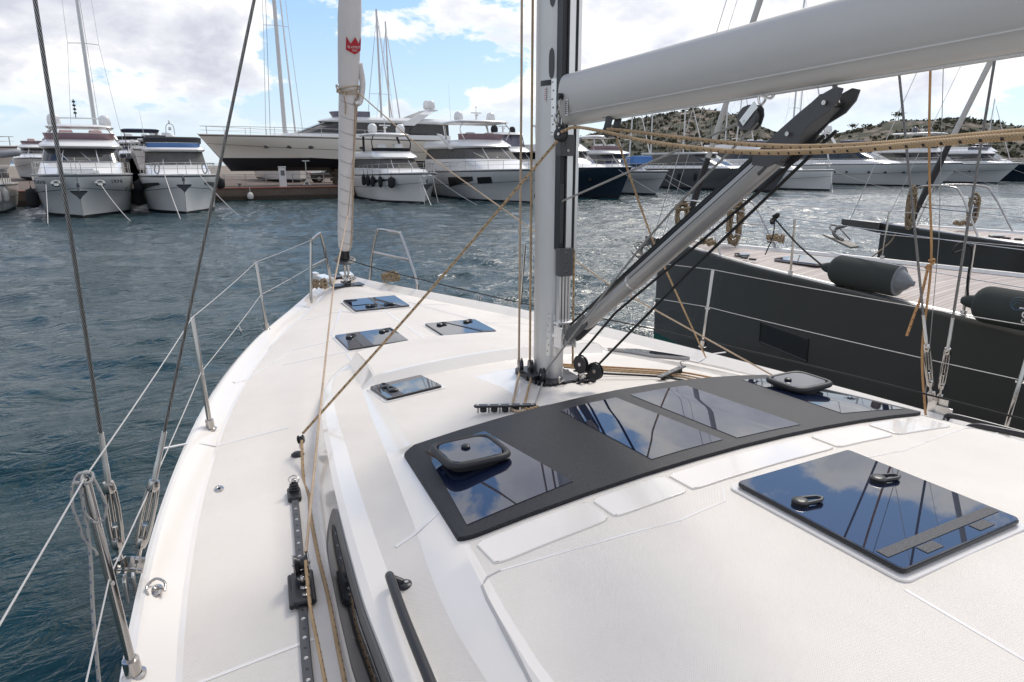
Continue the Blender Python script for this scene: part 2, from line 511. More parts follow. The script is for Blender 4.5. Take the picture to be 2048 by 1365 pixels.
def conform(q, h, nx=8, ny=8, drop=.012, m=None, mi=0, rnd=0.0):
    """slab that follows the deck under it; q = 4 (x, y) corners in order"""
    m = m or M()
    q = [Vector((a, b)) for a, b in q]
    def P(u, v):
        if rnd:   # rounded corners: pull the corner grid points in
            du, dv = min(u, 1-u), min(v, 1-v)
            if du < rnd and dv < rnd:
                a = 1-du/rnd; b = 1-dv/rnd; r = sqrt(a*a+b*b)
                mx = max(a, b)
                if r > 1e-6:
                    a2, b2 = a*mx/r, b*mx/r
                    u = rnd*(1-a2) if u < .5 else 1-rnd*(1-a2)
                    v = rnd*(1-b2) if v < .5 else 1-rnd*(1-b2)
        p = (q[0]*(1-u)+q[1]*u)*(1-v)+(q[3]*(1-u)+q[2]*u)*v
        return p
    us = [i/nx for i in range(nx+1)]; vs_ = [j/ny for j in range(ny+1)]
    if rnd:
        k = [rnd*t for t in (0, .25, .5, .75, 1)]
        us = sorted(set(k+[1-x for x in k]+[rnd+(1-2*rnd)*i/nx for i in range(nx+1)])); vs_ = sorted(set(k+[1-x for x in k]+[rnd+(1-2*rnd)*i/ny for i in range(ny+1)]))
    top = []
    for v in vs_:
        for u in us:
            p = P(u, v); top.append(V(p.x, p.y, surf(p.x, p.y)+h))
    nu, nv = len(us), len(vs_); fs = []
    for j in range(nv-1):
        for i in range(nu-1): fs.append((j*nu+i, j*nu+i+1, (j+1)*nu+i+1, (j+1)*nu+i))
    rim = [i for i in range(nu)]+[j*nu+nu-1 for j in range(1, nv)]+[(nv-1)*nu+i for i in range(nu-2, -1, -1)]+[j*nu for j in range(nv-2, 0, -1)]
    o = len(top); low = [top[i]-V(0, 0, h+drop) for i in rim]; n = len(rim)
    for k in range(n): fs.append((rim[k], o+k, o+(k+1) % n, rim[(k+1) % n]))
    m.add(top+low, fs, mi)
    return m


def strip(pts, w_, h=.0015, m=None, step=.06):
    """thin raised bead along a line on the deck"""
    m = m or M(); P = []
    for a, b in zip(pts, pts[1:]):
        a, b = Vector(a), Vector(b); n = max(1, int((b-a).length/step))
        for i in range(n): P.append(a.lerp(b, i/n))
    P.append(Vector(pts[-1])); rings = []
    for i, p in enumerate(P):
        t = (P[min(i+1, len(P)-1)]-P[max(i-1, 0)]).normalized(); nn = Vector((-t.y, t.x))*w_/2
        a, b = p+nn, p-nn
        za, zb = surf(a.x, a.y), surf(b.x, b.y)
        rings.append([V(a.x, a.y, za-.004), V(a.x, a.y, za+h), V(b.x, b.y, zb+h), V(b.x, b.y, zb-.004)])
    m.loft(rings, closed=False)
    return m


Yt = thing('sailing_yacht', 'white sailing yacht in the foreground, its deck, mast and boom close to us', 'sailing yacht', (C, 0, 0))
ROOT = Yt
_b = M.build
def part(m, name, mats, parent=None, **k):
    """part of our yacht, given in world coordinates (root sits at x=C, unrotated)"""
    m.v = [(a-C, b, c) for a, b, c in m.v]
    return _b(m, name, mats, parent or ROOT, **k)


def both(f):
    for s in (-1, 1): f(s)


# ---- hull, deck, coachroof
ys = [-4+i*.25 for i in range(27)]+[2.75+i*.12 for i in range(47)]
ys = [y for y in ys if y < 8.34]+[8.34]
m = M(); rings = []
for Y in ys:
    h, s = hb(Y), sheer(Y); t = max(0, (Y-3)/5.34)
    pr = [(h*(.55-.3*t), -.35), (h*(.93-.45*t*t), -.02), (h*(.985-.1*t*t), .55), (h*(1-.015*t), s-.17), (h+.004, s-.125), (h+.014, s-.11), (h+.014, s-.03), (h+.006, s-.008), (h-.012, s+.001)]
    sec = [V(C+x, Y, z) for x, z in pr]; rings.append(sec[::-1]+[V(2*C-p.x, p.y, p.z) for p in sec])
m.loft(rings, closed=False)
m.add(rings[-1], [tuple(range(len(rings[-1])))])
part(m, 'hull', gel, ang=28)
m = M(); rings = []
for Y in ys:
    h, s, b = hb(Y), sheer(Y), band(Y)
    pr = [(h-.012, s+.001, 0), (h-.03, s+.004, 0), (h-.045, s-.002, 0), (h-b, s-.05, 0), (h-b-.02*b/.14, zdeck(h-b-.02, Y), 1)]
    hh = h-b-.02*b/.14
    pr += [(hh*q, zdeck(hh*q, Y), 1) for q in (.9, .75, .6, .4, .2, 0.0)]
    sec = [V(C+x, Y, z) for x, z, _ in pr]; rings.append(sec+[V(2*C-p.x, p.y, p.z) for p in reversed(sec[:-1])])
n = len(rings[0])
m.loft(rings, closed=False, mis=lambda i, j: 0 if (j < 4 or j >= n-5) else 1)
m.add(rings[-1], [tuple(range(n))], 0)
part(m, 'deck', [gel, nonskid], ang=25)
ry = [-4+i*.2 for i in range(27)]+[1.4+i*.06 for i in range(41)]+[3.83, 3.86, 3.88, 3.905, 3.93, 3.96]+[4.0+i*.06 for i in range(16)]+[4.95, 4.99, 5.03, 5.06]
ry = sorted(set(round(y, 3) for y in ry))
m = M(); rings = []
for Y in ry:
    p = roof_half(Y)
    sec = [V(C-x, Y, z) for x, z, _ in p]; rings.append(sec+[V(2*C-q.x, q.y, q.z) for q in reversed(sec[:-1])])
n = len(rings[0]); hm = [0, 0, 0, 0, 1, 0, 0]+[1]*6
def rm(i, j):
    j = j if j < n//2 else n-2-j
    y = ry[i]
    if j in (0, 1, 2, 3): return 0
    if j == 4: return 1 if y < 4.6 else 0
    if j in (5, 6): return 0
    return 0 if 3.84 <= y <= 3.95 else 1
m.loft(rings, closed=False, mis=rm)
m.add(rings[-1], [tuple(range(n))], 0)
roof = part(m, 'coachroof', [gel, nonskid], ang=24, bev=.008)
# raised lips behind the roof panel
for x0, x1, ya, yb in ((.80, 1.215, 1.60, 1.745), (1.235, 1.545, 1.60, 1.74), (1.565, 2.30, 1.60, 1.735), (2.32, 2.68, 1.60, 1.74), (2.70, 3.10, 1.60, 1.745)):
    m = conform([(x0, yb), (x1, yb), (x1, ya), (x0, ya)], .006, 10, 3, rnd=.12 if x1-x0 < .5 else .08)
    part(m, 'moulded_lip', gel, roof, bev=.007, ang=40)
# glossy seams between the grip fields
for side in (-1, 1):
    fx = lambda x: C+side*(x-C)*-1 if side > 0 else x
    L = [[(-.05, 3.84), (.60, 3.90)], [(-.12, 1.98), (.34, 2.0)], [(.42, 4.86), (.95, 5.50), (1.25, 5.56)], [(.80, 5.15), (1.27, 5.19), (C, 5.17)], [(1.24, 6.42), (1.60, 6.5), (1.69, 6.34), (C, 6.3)],
         [(1.62, 6.6), (1.30, 5.72)], [(1.28, 5.14), (1.245, 4.72)], [(.615, 1.98), (.99, 2.06)]]
    for l in L: part(strip([(x if side < 0 else 2*C-x, y) for x, y in l], .014, .002), 'deck_seam', seam_m, ang=50)
mir = lambda L: [(2*C-x, y) for x, y in L]
A_ = [(.80, 1.57), (.755, 1.565), (.725, 1.54), (.712, 1.48), (.668, 1.16), (.64, .70), (.62, .2)]
B_ = [(.80, 1.57), (1.09, 1.52), (1.40, 1.475), (1.60, 1.49), (1.66, 1.56)]
D_ = [(1.655, .90), (1.64, .6), (1.62, .2)]
for l, w_, mt_ in (([(C, 6.3), (C, 5.0)], .018, seam_m), (A_, .007, groove_m), (mir(A_), .007, groove_m), (B_, .008, seam_m), (mir(B_), .008, seam_m), (D_, .010, seam_m), (mir(D_), .010, seam_m)):
    part(strip(l, w_, .0012), 'roof_seam', mt_, ang=50)

# ---- black roof panel with four panes
F = [(.86, 2.60), (3.08, 2.60), (3.18, 1.775), (.76, 1.775)]
panel = part(conform(F, .016, 40, 12, rnd=.03), 'roof_panel', stipple, bev=.005, ang=40)
for q in ([(.925, 2.50), (1.20, 2.50), (1.245, 1.87), (.815, 1.84)], [(1.585, 2.50), (1.90, 2.50), (1.945, 1.85), (1.585, 1.85)], [(1.985, 2.50), (2.34, 2.50), (2.375, 1.83), (2.01, 1.835)], [(2.74, 2.50), (3.015, 2.50), (3.115, 1.84), (2.70, 1.87)]):
    part(conform(q, .0185, 12, 12, drop=0), 'pane', smoked, panel, ang=60)
for cx in (1.03, 2*C-1.03):
    zc = surf(cx, 2.27)+.02
    vt = part(M().rbox((cx, 2.28, zc+.008), (.215, .20, .02), .05, -.06*(1 if cx < C else -1)), 'vent_hatch', blackrub, panel, ang=40)
    m = M()
    rng = []
    for k in range(28):
        a = 2*pi*k/28; c_, s_ = cos(a), sin(a); e = .36
        rng.append(V(cx+.125*abs(c_)**e*(1 if c_ > 0 else -1), 2.28+.112*abs(s_)**e*(1 if s_ > 0 else -1), zc+.034))
    m.tube(rng, .0155, 8, closed=True)
    part(m, 'vent_frame', blackrub, vt, ang=60) if False else part(m, 'vent_frame', blackrub, panel, ang=60)
    part(M().rbox((cx, 2.28, zc+.038), (.225, .20, .014), .05), 'vent_pane', smoked, panel, ang=40)
    m = M().lathe([(.018, 0), (.019, .006), (.012, .011), (.0, .012)], (cx-.01 if cx < C else cx-.06, 2.30, zc+.046), n=16)
    m.box((cx, 2.181, zc+.041), (.1, .003, .004))
    part(m, 'vent_handle', blackpl, panel, ang=40)


# ---- deck hatches
def hatch(cx, cy, sx, sy, lift=.012, rz=0, mtl=None, handles=(), stripe=None, rim=True, name='hatch', tape=False):
    zc = surf(cx, cy)
    zs = [surf(cx+a*sx/2, cy+b*sy/2) for a in (-1, 1) for b in (-1, 1)]
    # plane through the deck under the hatch
    gx = (surf(cx+sx/2, cy)-surf(cx-sx/2, cy))/sx; gy = (surf(cx, cy+sy/2)-surf(cx, cy-sy/2))/sy
    nrm = V(-gx, -gy, 1).normalized(); ex = V(1, 0, gx).normalized(); ey = nrm.cross(ex)
    R = Matrix((ex, ey, nrm)).transposed() @ Matrix.Rotation(rz, 3, 'Z')
    o = V(cx, cy, zc)
    if rim:
        rb = M().rbox(o+R @ V(0, 0, -.001), (sx+.04, sy+.04, .008), .03, R)
        body = part(rb, name, seam_m, ang=40)
    else: body = ROOT
    fr = part(M().rbox(o+R @ V(0, 0, lift-.004), (sx, sy, .014), .018, R), 'hatch_frame', blackpl, body if rim else ROOT, ang=40)
    ins = .006
    part(M().rbox(o+R @ V(0, 0, lift+.0035), (sx-ins, sy-ins, .006), .015, R), 'hatch_pane', mtl or tinted, body if rim else ROOT, ang=40)
    top = lift+.0065
    for hx, hy, ha in handles:
        mm = M(); Rh = R @ Matrix.Rotation(ha, 3, 'Z'); oo = o+R @ V(hx*sx, hy*sy, top)
        mm.lathe([(.027, -.001), (.028, .012), (.021, .017), (.008, .018), (.0, .0175)], oo, nrm, 20)
        for sgn in (-1, 1):
            mm.tube([oo+Rh @ V(.008, sgn*.019, .010), oo+Rh @ V(.066, sgn*.013, .011), oo+Rh @ V(.080, 0, .011)], .0065, 6)
        part(mm, 'hatch_handle', blackpl, body if rim else ROOT, ang=40)
    if stripe:
        x0, x1 = stripe
        part(M().box(o+R @ V((x0+x1)/2*sx, 0, top+.0008), ((x1-x0)*sx, sy*.97, .0015), R), 'hatch_tape', dkplate, body if rim else ROOT)
    return o, R, top, body


hatch(C, 6.60, .55, .47, handles=((-.22, -.30, 0), (.22, -.30, pi)), stripe=(-.03, .02), mtl=tinted)
hatch(1.565, 5.43, .50, .45, handles=((-.33, .18, .6), (.26, .25, .5)), stripe=(-.26, -.09))
hatch(2*C-1.565, 5.43, .50, .45, handles=((-.30, .25, .3), (.24, .3, .4)))
hatch(1.245, 3.665, .33, .36, handles=((-.30, .12, pi/2), (-.28, -.2, pi/2)), stripe=(-.4, -.2))
o, R, top, hb_ = hatch(1.985, 1.232, .585, .60, lift=.018, handles=((-.40, .14, -.25), (.24, .12, -.3)), mtl=smoked)
grit = mat('gritty_tape', (.05, .05, .052), .7, bump=(420, .0012), var=(240, .8, (.16, .16, .17)))
part(M().box(o+R @ V(.0, -.225, top+.001), (.55, .036, .0018), R), 'grip_tape', grit, hb_)
for xx in (-.12, .14):
    part(M().box(o+R @ V(xx, -.265, top+.001), (.075, .034, .002), R), 'hinge_plate', grit, hb_)
part(M().rbox(o+R @ V(.17, .08, top+.0005), (.03, .02, .0015), .004, R), 'warning_plate', dkplate, hb_)
# flush side pane of the starboard roof strip
q = [(2.90, 3.94), (3.09, 3.84), (3.22, 3.42), (2.98, 3.50)]
part(conform(q, .026, 8, 8, drop=.002), 'side_hatch', tinted, ang=50)

# ---- long coachroof windows (both sides)
def sidewin(side):
    def P(Y, v, off):
        p = roof_half(Y); b, zb = p[1][0], p[1][1]; s1, zs = p[2][0], p[2][1]
        x = b+(s1-b)*v; z = zb+(zs-zb)*v
        nx, nz = (zs-zb), (b-s1); l = sqrt(nx*nx+nz*nz)
        x += off*nx/l; z += off*nz/l
        return V(C+side*x, Y, z)
    for nm, y0, v0, v1, off, mt in (('side_window', 2.50, .16, .95, .010, dkplate), ('side_pane', 2.42, .24, .80, .013, mat('side_window_acrylic', (.010, .010, .012), .05, ior=1.45))):
        m = M(); rings = []
        Ys = [y0-.10*(1-cos(k*pi/14)) for k in range(8)]
        for k, Y in enumerate(Ys):
            f = sin(k*pi/14)**.7 if k else .02
            mid = (v0+v1)/2; a, b = mid-(mid-v0)*f, mid+(v1-mid)*f
            rings.append([P(Y, a, -.004), P(Y, a, off), P(Y, (a+b)/2, off+.001), P(Y, b, off), P(Y, b, -.004)])
        for Y in [2.25-.25*i for i in range(20)]: rings.append([P(Y, v0, -.004), P(Y, v0, off), P(Y, (v0+v1)/2, off+.001), P(Y, v1, off), P(Y, v1, -.004)])
        m.loft(rings, closed=False)
        part(m, nm, mt, ang=40)
both(sidewin)

# ---- hand rails on the roof
def handrail(side):
    X0 = lambda y: C+side*(C-(.50+.035*(y-1.7)/.25*.5))
    pts = [(.565, 1.775), (.54, 1.79), (.528, 1.765), (.50, 1.55), (.475, 1.30), (.45, 1.05), (.43, .80), (.42, .4), (.42, .34), (.45, .31)]
    P = []
    for i, (x, y) in enumerate(pts):
        xx = x if side < 0 else 2*C-x
        h = (.008, .028, .050, .056, .058, .058, .058, .056, .04, .01)[i]
        P.append(V(xx, y, surf(xx, y)+h))
    hr = part(M().tube(crv(P, 6), .0145, 12), 'handrail', blackpl, ang=60)
    m = M(); x0 = .572 if side < 0 else 2*C-.572
    m.lathe([(.024, -.002), (.024, .006), (.018, .010), (0, .010)], (x0, 1.768, surf(x0, 1.768)), n=16)
    f = part(m, 'rail_foot', blackpl, hr, ang=40)
    part(M().cyl((x0+.006, 1.768, surf(x0, 1.768)+.011), .007, .003, n=10), 'screw', steel, hr)
both(handrail)

# ---- mast
MX, MY = C, 3.245
def mastp(a, z, o=0.0):
    c_, s_ = cos(a), sin(a)
    return V(MX+(.066+o)*abs(c_)**.75*(1 if c_ >= 0 else -1), MY+(.108+o)*abs(s_)**.85*(1 if s_ >= 0 else -1), z)
m = M(); MZ = [1.66, 2.0, 3.0, 4.5, 8, 14, 19]
m.loft([[mastp(2*pi*k/40, z) for k in range(40)] for z in MZ], True, True)
mast = part(m, 'mast', alum, ang=45)
m = M()
m.box((C-.024, 3.116, 10.7), (.026, .05, 16.6), mi=0)
m.box((C+.012, 3.104, 10.7), (.034, .06, 16.6), mi=1); m.box((C+.037, 3.105, 10.7), (.012, .056, 16.6), mi=0); m.box((C+.052, 3.106, 10.7), (.018, .075, 16.6), mi=1)
part(m, 'luff_channel', [blackpl, alum_b], mast)
m = M()
for k in range(34): m.box((C-.026, 3.088, 2.44+.009*k), (.020, .008, .005))
part(m, 'toothed_rack', dkplate, mast)
m = M(); m.box((C-.028, 3.10, 3.03), (.003, .08, .2), mi=0)
m.rbox((C-.012, 3.085, 2.935), (.085, .05, .105), .006, mi=0)
m.cyl((C-.012, 3.058, 2.91), .008, .006, (0, 1, 0), 8, 1)
part(m, 'furling_bracket', [dkplate, steel], mast)
m = M().rbox((C-.005, 3.083, 2.335), (.082, .05, .150), .006, mi=0)
for z in (2.385, 2.335, 2.285): m.cyl((C-.012, 3.058, z), .008, .006, (0, 1, 0), 8, 1)
part(m, 'furling_bracket', [dkplate, steel], mast)
m = M()
for x_ in (-.02, 0, .02, .04): m.box((C+x_, 3.112, 2.06), (.012, .03, .40))
part(m, 'lower_track', alum_b, mast)
# collar plates with rivets
def plate(a0, a1, z0, z1, nm, riv):
    m = M(); rings = []
    for k in range(9):
        a = a0+(a1-a0)*k/8
        rings.append([mastp(a, z0, .001), mastp(a, z0, .0045), mastp(a, z1, .0045), mastp(a, z1, .001)])
    m.loft(rings, closed=True, cap=True)
    pl = part(m, nm, alum_b, mast)
    for (a, z) in riv:
        c_ = mastp(a, z, .005); nn = (mastp(a, z, .02)-mastp(a, z, 0)).normalized()
        part(M().lathe([(.0055, 0), (.0045, .002), (.002, .003), (0, .001)], c_, nn, 10), 'rivet', steel, pl)
A0 = radians(222)
plate(radians(225), radians(262), 2.985, 3.262, 'gooseneck_plate', [(radians(229+4*(k % 2)), 3.0+.041*k) for k in range(7)])
plate(radians(218), radians(262), 1.80, 2.04, 'vang_plate', [(radians(223+5*(k % 2)), 1.825+.038*k) for k in range(6)])
m = M()
m.box((C, 3.10, 1.925), (.10, .06, .02)); m.box((C-.045, 3.07, 1.925), (.008, .08, .12)); m.box((C+.045, 3.07, 1.925), (.008, .08, .12)); m.box((C, 3.09, 1.87), (.10, .05, .012)); m.box((C, 3.09, 2.0), (.10, .05, .012))
part(m, 'vang_lug', alum_b, mast, bev=.003)
# dark oval cover plates, band and sticker
for zc_, hh in ((3.335, .094), (3.675, .10)):
    m = M(); rings = []
    for i in range(13):
        t = -1+2*i/12; wdt = .20*(1-abs(t)**3.2)**.5+.002
        rings.append([mastp(radians(224)+wdt*u, zc_+t*hh*.5*1.6, .003) for u in (-1, -.6, -.2, .2, .6, 1)])
    m.loft(rings, closed=False)
    part(m, 'cover_plate', dkplate, mast, ang=60)
m = M(); m.loft([[mastp(radians(180+k*2.2), z, .003) for k in range(20)] for z in (3.232, 3.258)], closed=False)
part(m, 'black_band', blackpl, mast, ang=60)
pap = mat('sticker_paper', (.72, .70, .68), .5)
m = M(); m.loft([[mastp(radians(196+k*1.6), z, .004) for k in range(6)] for z in (3.155, 3.225)], closed=False)
st = part(m, 'warning_sticker', pap, mast, ang=60)
m = M()
for i in range(6):
    m.loft([[mastp(radians(197+k*1.3), z, .005) for k in range(5)] for z in (3.162+i*.010, 3.162+i*.010+.004)], closed=False)
part(m, 'sticker_print', redp, st, ang=60)
# black foot casting
ring = lambda r, z: [V(C+.135*r*abs(cos(a))**.45*(1 if cos(a) > 0 else -1), 3.25+.19*r*abs(sin(a))**.45*(1 if sin(a) > 0 else -1), z) for a in [2*pi*k/32 for k in range(32)]]
zf = surf(C, 3.25)
ft = part(M().loft([ring(1.0, zf-.02), ring(1.0, zf+.022), ring(.96, zf+.03), ring(.78, zf+.03)], True, True), 'mast_foot', blackpl, mast, ang=40)
m = M()
for k in range(26):
    a = 2*pi*k/26; p = ring(1.0, 0)[int(k*32/26)]
    m.box((p.x, p.y, zf+.012), (.014, .014, .036))
part(m, 'foot_teeth', blackpl, mast)
# moulded plinth under the mast
m = M(); q0 = [(1.66, 3.62), (2.28, 3.62), (2.34, 2.90), (1.60, 2.90)]; q1 = [(1.79, 3.50), (2.15, 3.50), (2.16, 3.03), (1.78, 3.03)]
zt = zf+.004
m.loft([[V(a, b, surf(a, b)-.004) for a, b in q0], [V(a, b, zt) for a, b in q1]], True, False); m.add([V(a, b, zt) for a, b in q1], [(0, 1, 2, 3)])
part(m, 'mast_plinth', seam_m, ang=20, bev=.01)
# turning blocks at the foot
def sheave_block(c, n_, r=.03, nm='turning_block', par=None, mt=None):
    m = M(); n_ = Vector(n_).normalized()
    for s in (-1, 1):
        m.cyl(Vector(c)+n_*s*.0085, r, .005, n_, 18, 0)
    m.cyl(c, r*.75, .012, n_, 16, 1); m.cyl(c, r*.22, .028, n_, 10, 2)
    return part(m, nm, [mt or blackpl, dkplate, steel], par or ROOT, ang=40)
zt2 = surf(1.87, 3.4)
for (x, y) in ((1.85, 3.36), (1.885, 3.30), (1.865, 3.13)):
    b_ = sheave_block((x, y, zf+.065), (.95, -.3, 0), .042, par=mast)
m = M().rbox((1.862, 3.27, zf+.035), (.06, .20, .03), .01)
part(m, 'block_base', blackpl, mast)
# vang foot pulleys and black shackles
sheave_block((1.985, 2.93, 1.80), (1, .15, 0), .05, 'vang_pulley', mast); sheave_block((2.03, 2.86, 1.775), (1, .3, 0), .048, 'vang_pulley', mast)
m = M()
for (x, y) in ((2.12, 3.07), (2.05, 3.03), (2.16, 3.12), (2.10, 3.02)):
    m.tube([V(x-.02, y, zf+.015), V(x, y-.03, zf+.045), V(x+.03, y-.02, zf+.03), V(x+.02, y+.03, zf+.01)], .009, 6)
part(m, 'tack_shackles', blackpl, mast, ang=60)
for (x, y) in ((1.93, 3.06), (2.07, 3.06), (2.09, 3.10)):
    m = M(); part(m.cyl((x, y, zf+.05), .008, .03, n=8).tube([V(x, y, zf+.03), V(x+.02, y-.02, zf+.05), V(x+.04, y, zf+.03)], .005, 6), 'steel_shackle', steel, mast, ang=50)


# ---- boom
def bsec(y, z0, hw=.072, hh=.122, n=36):
    out = []
    for k in range(n):
        a = 2*pi*k/n; c_, s_ = cos(a), sin(a)
        x = hw*abs(c_)**.62*(1 if c_ > 0 else -1); z = hh*abs(s_)**.80*(1 if s_ > 0 else -1)
        if z < 0: x *= 1-.22*(-z/hh)
        out.append(V(C+x, y, z0+hh+z))
    return out
BZ = lambda y: 3.033+(3.06-y)*.0375
m = M().loft([bsec(y, BZ(y)) for y in (3.07, 2.4, 1.6, .8, 0, -1, -2)], True, True)
boom = part(m, 'boom', boomm, ang=50)
m = M()
for y0, y1 in ((3.02, -2),):
    for side in (-1, 1):
        m.loft([[V(C+side*.0655, y, BZ(y)+.046), V(C+side*.0672, y, BZ(y)+.046), V(C+side*.0674, y, BZ(y)+.049), V(C+side*.066, y, BZ(y)+.049)] for y in (y0, y1)], True, True)
part(m, 'boom_groove', alum, boom)
# white sole strip along the underside
m = M().loft([[V(C-.016, y, BZ(y)-.004), V(C+.016, y, BZ(y)-.004), V(C+.016, y, BZ(y)+.006), V(C-.016, y, BZ(y)+.006)] for y in (3.0, -2)], True, True)
part(m, 'boom_sole', alum, boom)
# sticker with bars
m = M(); m.box((C-.0735, 2.985, BZ(2.985)+.075), (.0012, .022, .074), mi=0)
st = part(m, 'bar_sticker', pap, boom)
m = M()
for k in range(7): m.box((C-.0745, 2.983, BZ(2.985)+.047+k*.0095), (.0008, .014, .0045))
m.box((C-.0745, 2.993, BZ(2.985)+.074), (.0008, .003, .066))
part(m, 'sticker_bars', blackpl, st)
m = M(); m.box((C-.03, 3.062, 3.21), (.012, .012, .06)); m.cyl((C-.082, 3.03, 3.165), .016, .03, (1, 0, 0), 12)
part(m, 'gooseneck_pin', blackpl, boom)
m = M()
m.tube([V(C-.085, 3.03, 3.165), V(C-.095, 3.045, 3.12), V(C-.09, 3.05, 3.08)], .0025, 6); m.tube([V(C-.085, 3.02, 3.165), V(C-.09, 3.02, 3.12), V(C-.09, 3.05, 3.08)], .0025, 6)
m.tube(crv([V(C-.08, 3.05, 3.09), V(C-.10, 3.05, 3.075), V(C-.10, 3.05, 3.05), V(C-.08, 3.05, 3.04)], 4, True), .004, 6)
m.tube(crv([V(C-.075, 3.03, 3.07), V(C-.10, 3.03, 3.06), V(C-.10, 3.03, 3.035), V(C-.075, 3.03, 3.03)], 4, True), .004, 6)
part(m, 'shackle', steel, boom, ang=60)
bk = V(C-.075, 3.03, 2.985)
n_ = V(-.85, -.35, .12).normalized()
m = M()
for s, r in ((-.013, .036), (.013, .036)):
    m.lathe([(r-.004, -.004), (r, 0), (r-.006, .004), (.014, .005), (.012, .004)], bk+n_*s, n_, 22)
m.cyl(bk, .028, .018, n_, 18, 1); m.cyl(bk+V(0, 0, .035), .014, .03, n_, 10); m.cyl(bk+n_*.02, .008, .006, n_, 10, 2); m.cyl(bk+V(0, 0, .03)+n_*.016, .004, .004, n_, 8, 2)
part(m, 'gooseneck_block', [blackpl, dkplate, steel], boom, ang=35)
# hanger strap under the boom
m = M(); m.box((C-.03, 2.70, 3.01), (.006, .045, .09), Matrix.Rotation(radians(22), 3, 'X')); m.box((C+.02, 2.70, 3.01), (.006, .045, .09), Matrix.Rotation(radians(22), 3, 'X')); m.box((C, 2.72, 3.06), (.06, .05, .02))
m.cyl((C-.005, 2.715, 2.985), .022, .04, (1, 0, 0), 12)
part(m, 'reef_hanger', blackpl, boom)

# ---- rigid vang
vangm = mat('vang_tube_aluminium', (.40, .39, .375), .38, .45, var=(4, .3, (.35, .34, .33)))
winm = mat('side_window_acrylic', (.010, .010, .012), .05, ior=1.45)
va, vb = V(C, 2.985, 1.955), V(C, 1.50, 3.047)
vd = (vb-va).normalized(); vn = V(0, vd.z, -vd.y)
def va_(t, o=0): return va.lerp(vb, t)+vn*o
vang = part(M().tube([va_(.07), va_(.09), va_(.36), va_(.37)], [.030, .036, .036, .034], 24), 'vang', vangm, ang=50)
m = M().tube([va_(.33), va_(.335), va_(.84)], [.038, .041, .041], 24)
part(m, 'vang_sleeve', vangm, vang, ang=50)
m = M().tube([va_(.326), va_(.332)], [.0415, .0415], 24); part(m, 'sleeve_ring', alum_b, vang)
m = M()
for sx_ in (-.036,):
    m.loft([[va_(t, -.004)+V(sx_-.0045, 0, 0), va_(t, .008)+V(sx_-.0045, 0, 0), va_(t, .008)+V(sx_+.003, 0, 0), va_(t, -.004)+V(sx_+.003, 0, 0)] for t in (.345, .83)], True, True)
part(m, 'vang_slot', blackpl, vang)
m = M()
for off in (.050, .058):
    pass
m.loft([[va_(t, .043)+V(-.014, 0, 0), va_(t, .056)+V(-.014, 0, 0), va_(t, .056)+V(.014, 0, 0), va_(t, .043)+V(.014, 0, 0)] for t in (.12, .84)], True, True)
part(m, 'vang_rail', blackpl, vang)
def vplate(pts, x0, x1, m):
    a = [va_(t, o)+V(x0, 0, 0) for t, o in pts]; b = [va_(t, o)+V(x1, 0, 0) for t, o in pts]
    m.loft([a, b], True, True)
m = M(); head = [(.80, .02), (.81, .045), (.86, .055), (.93, .052), (.98, .045), (1.01, .028), (1.02, 0), (1.005, -.025), (.98, -.036), (.945, -.022), (.92, -.03), (.90, -.055), (.86, -.06), (.83, -.04)]
head = [(t_, o_*.82) for t_, o_ in head]
vplate(head, -.044, -.036, m); vplate(head, .036, .044, m); vplate([(.80, .03), (.98, .03), (.98, -.01), (.80, -.03)], -.036, .036, m)
part(m, 'vang_head', dkplate, vang, bev=.003)
m = M()
for t, o in ((.985, 0), (.90, .005)): m.cyl(va_(t, o)-V(.055, 0, 0), .008, .008, (1, 0, 0), 12)
m.cyl(va_(.985, 0), .007, .11, (1, 0, 0), 10); m.tube([va_(.985, 0)+V(-.01, 0, 0), va_(1.0, .06)+V(0, 0, .0), va_(.985, 0)+V(.01, 0, 0)], .008, 8)
part(m, 'vang_pin', steel, vang)
m = M(); foot = [(-.02, -.028), (.0, -.036), (.10, -.03), (.12, 0), (.10, .03), (.0, .03), (-.025, .01)]
vplate(foot, -.034, -.026, m); vplate(foot, .026, .034, m)
part(m, 'vang_fork', dkplate, vang, bev=.002)
# ---- block under the boom and its grey line
bb = V(C-.01, 1.86, 3.005); bd = V(0, 1, -.10)
m = M()
for s in (-.02, .016):
    pts = [(0, .045), (.025, .038), (.045, .02), (.05, 0), (.04, -.03), (.01, -.045), (-.02, -.043), (-.04, -.025), (-.05, .005), (-.045, .03), (-.03, .045)]
    a = [bb+V(s, y_*.9, z_*.95) for y_, z_ in pts]; b = [p+V(.005, 0, 0) for p in a]; m.loft([a, b], True, True)
m.cyl(bb, .034, .022, (1, 0, 0), 18, 0)
blk = part(m, 'boom_block', dkplate, boom, bev=.002)
m = M(); m.box(bb+V(-.0235, -.012, .012), (.003, .085, .028), Matrix.Rotation(radians(-45), 3, 'X')); m.cyl(bb+V(-.026, .01, -.01), .005, .004, (1, 0, 0), 10)
m.tube(crv([bb+V(0, -.04, .04), bb+V(0, -.06, .055), bb+V(0, -.055, .085), bb+V(0, -.03, .075)], 5, True), .0045, 6)
m.tube(crv([bb+V(-.01, -.05, .07), bb+V(0, -.085, .06), bb+V(0, -.10, .085), bb+V(0, -.08, .10), bb+V(.01, -.05, .09)], 5), .005, 6)
part(m, 'block_cheek', alum_b, boom)


# ---- running rigging (ropes are parts of the yacht)
def rope(pts, r=.0065, mt=None, nm='rope', smooth=6, n=8, par=None):
    P = crv(pts, smooth) if smooth else [Vector(p) for p in pts]
    return part(M().tube(P, r, n), nm, mt or ropeT, par, ang=70)
